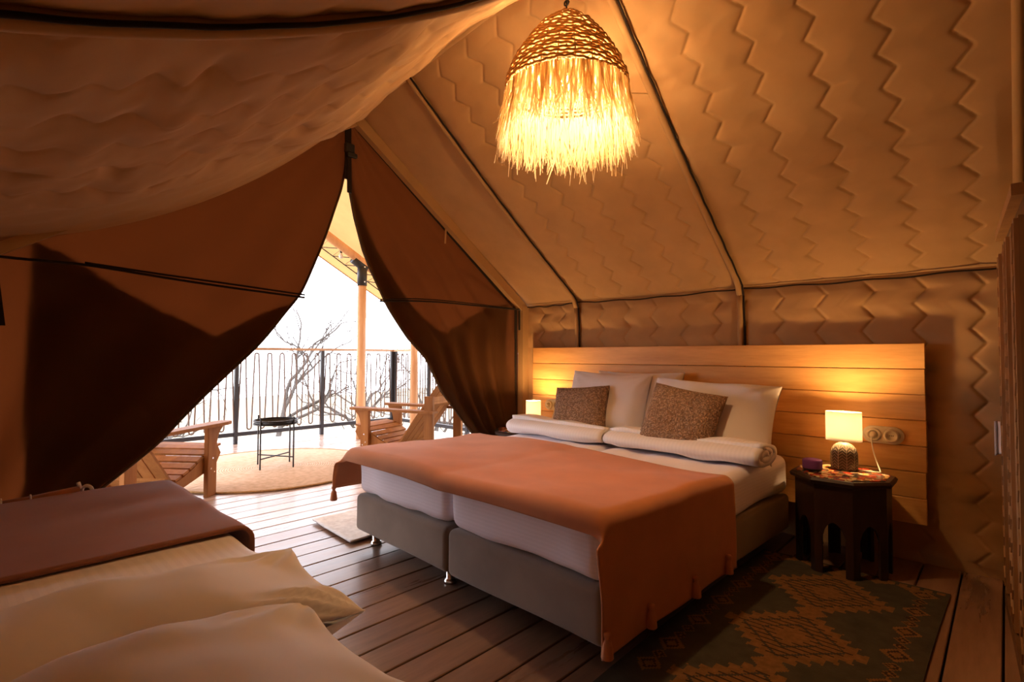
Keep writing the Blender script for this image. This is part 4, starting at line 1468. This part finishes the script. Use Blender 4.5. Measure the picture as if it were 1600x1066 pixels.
# rolled cushion end at the foot by the wall
rb = thing('rolled_cushion', 'dark striped rolled cushion with pale knotted end behind the russet throw', 'cushion', (-2.66, .22, .56))
MB().tube([(-2.70, -.1, .545), (-2.69, .20, .560), (-2.68, .345, .575)], .026, 14).build('roll', 'throw_dark', rb, True)
for yy_ in (.12, .20, .28):
    a2 = np.linspace(0, 2 * PI, 25)[:-1]
    MB().tube(np.stack([-2.687 + .0292 * np.cos(a2), yy_ + 0 * a2, .561 + .0292 * np.sin(a2)], -1), .003, 5, closed=True).build('stripe_cord', 'pillow', rb, True)
a2 = np.linspace(0, 2 * PI, 33)[:-1]
m = MB(); m.tube(np.stack([-2.67 + .016 * np.cos(a2), .365 + .014 * np.cos(a2 * 1), .580 + .019 * np.sin(a2)], -1), .0065, 8, closed=True)
m.tube([(-2.68, .345, .59), (-2.68, .338, .615)], .007, 8)
m.build('knot', 'pillow', rb, True)

# ------------------------------------------------------------------ carved wardrobe at the right edge
pA, pB = np.array([.030, 2.42]), np.array([-.018, 3.30])
dw_ = (pB - pA) / np.linalg.norm(pB - pA); nw = np.array([dw_[1], -dw_[0]])  # nw points to +x
wt = thing('carved_wardrobe', 'dark wooden wardrobe with carved pale edges at the right edge', 'wardrobe', (.25, 2.85, 0))
def wbar(s0, s1, n0, n1, z0, z1, name, mat):
    m = MB()
    c = pA + dw_ * (s0 + s1) / 2 + nw * (n0 + n1) / 2
    m.obox((*c, (z0 + z1) / 2), (*dw_, 0), (*nw, 0), (0, 0, 1), (s1 - s0) / 2, (n1 - n0) / 2, (z1 - z0) / 2)
    return m.build(name, mat, wt)
wbar(0, .88, .022, .5, .02, 1.66, 'body', 'wardrobe')
for s0 in (.015, .45):
    d_ = wbar(s0, s0 + .42, .008, .022, .06, 1.60, 'door', 'carved')
    for q in (0.0, .36):
        wbar(s0 + q, s0 + q + .06, -.004, .008, .07, 1.59, 'carved_stile', 'carved')
        pts = []
        for k, z in enumerate(np.arange(.09, 1.58, .045)):
            c = pA + dw_ * (s0 + q + (.017 if k % 2 else .043)) - nw * .006
            pts.append((c[0], c[1], z))
        MB().tube(pts, .0035, 5).build('carving', 'carved', wt)
wbar(-.02, .90, -.01, .5, 1.66, 1.70, 'cornice', 'carved')
wbar(-.01, .89, -.006, .5, 0, .06, 'plinth', 'wardrobe')
# towel hanging behind it
m = MB()
yy = np.linspace(0, 1, 12); zz = np.linspace(0, 1, 14)
A, B_ = np.meshgrid(yy, zz, indexing='ij')
P = np.stack([-.045 + .07 * A, 3.36 + .02 * np.sin(A * 14) + .0 * A, .66 + .16 * B_ + .04 * A * (1 - B_)], -1)
m.grid(P)
o = m.build('hanging_towel', 'towel', None, True); solid(o, .006)
tag(o, 'white towel hanging between the carved wardrobe and the tent wall', 'towel')

# ------------------------------------------------------------------ bare trees beyond the deck
def tree(x, y, h, seed, label, spread=1.0, lean_=(0, 0), z0=-1.6, r0=.075):
    g = np.random.default_rng(seed)
    trunk, twigs = MB(), MB()
    def branch(p, d, L, r, depth):
        n = 6
        pts = [p]; dd = d.copy()
        for _ in range(n - 1):
            dd = dd + g.normal(0, .16, 3) + np.array([0, 0, .05])
            dd /= np.linalg.norm(dd)
            pts.append(pts[-1] + dd * L / (n - 1))
        rad = np.linspace(r, r * .55, n)
        (trunk if depth < 2 else twigs).tube(pts, rad, 7 if depth < 2 else 4, cap=False)
        if depth >= 5: return
        k = 3 if depth < 3 else 2
        if depth == 0: k = 5
        for i in range(k):
            t = g.uniform(.45, 1.0) if i else 1.0
            q = pts[int(t * (n - 1))]
            nd = dd + g.normal(0, .62 * spread, 3); nd[2] += .12
            nd /= np.linalg.norm(nd)
            branch(q, nd, L * g.uniform(.55, .8), r * .56, depth + 1)
    t = thing('bare_tree', label, 'tree', (x, y, z0))
    branch(np.array([x, y, z0]), np.array([lean_[0], lean_[1], 1.0]), h * .36, r0, 0)
    trunk.build('trunk', 'bark', t, True)
    o = twigs.build('twigs', 'bark', t)
    o['kind'] = 'stuff'
    return t
tree(-11.4, 4.6, 5.6, 1, 'bare tree rising behind the railing left of the wooden post', 1.0)
tree(-11.0, 6.6, 4.6, 2, 'bare tree behind the railing right of the wooden post', 1.1)
tree(-10.5, 2.6, 4.0, 3, 'low bare tree behind the railing, beyond the tray table', 1.3)
tree(-13.5, 3.6, 4.4, 8, 'bare bushy tree low down the slope, far behind the railing', 1.3)
tree(-9.8, 7.6, 4.2, 12, 'bare tree beyond the corner of the two railings', 1.2, (-.3, .1))
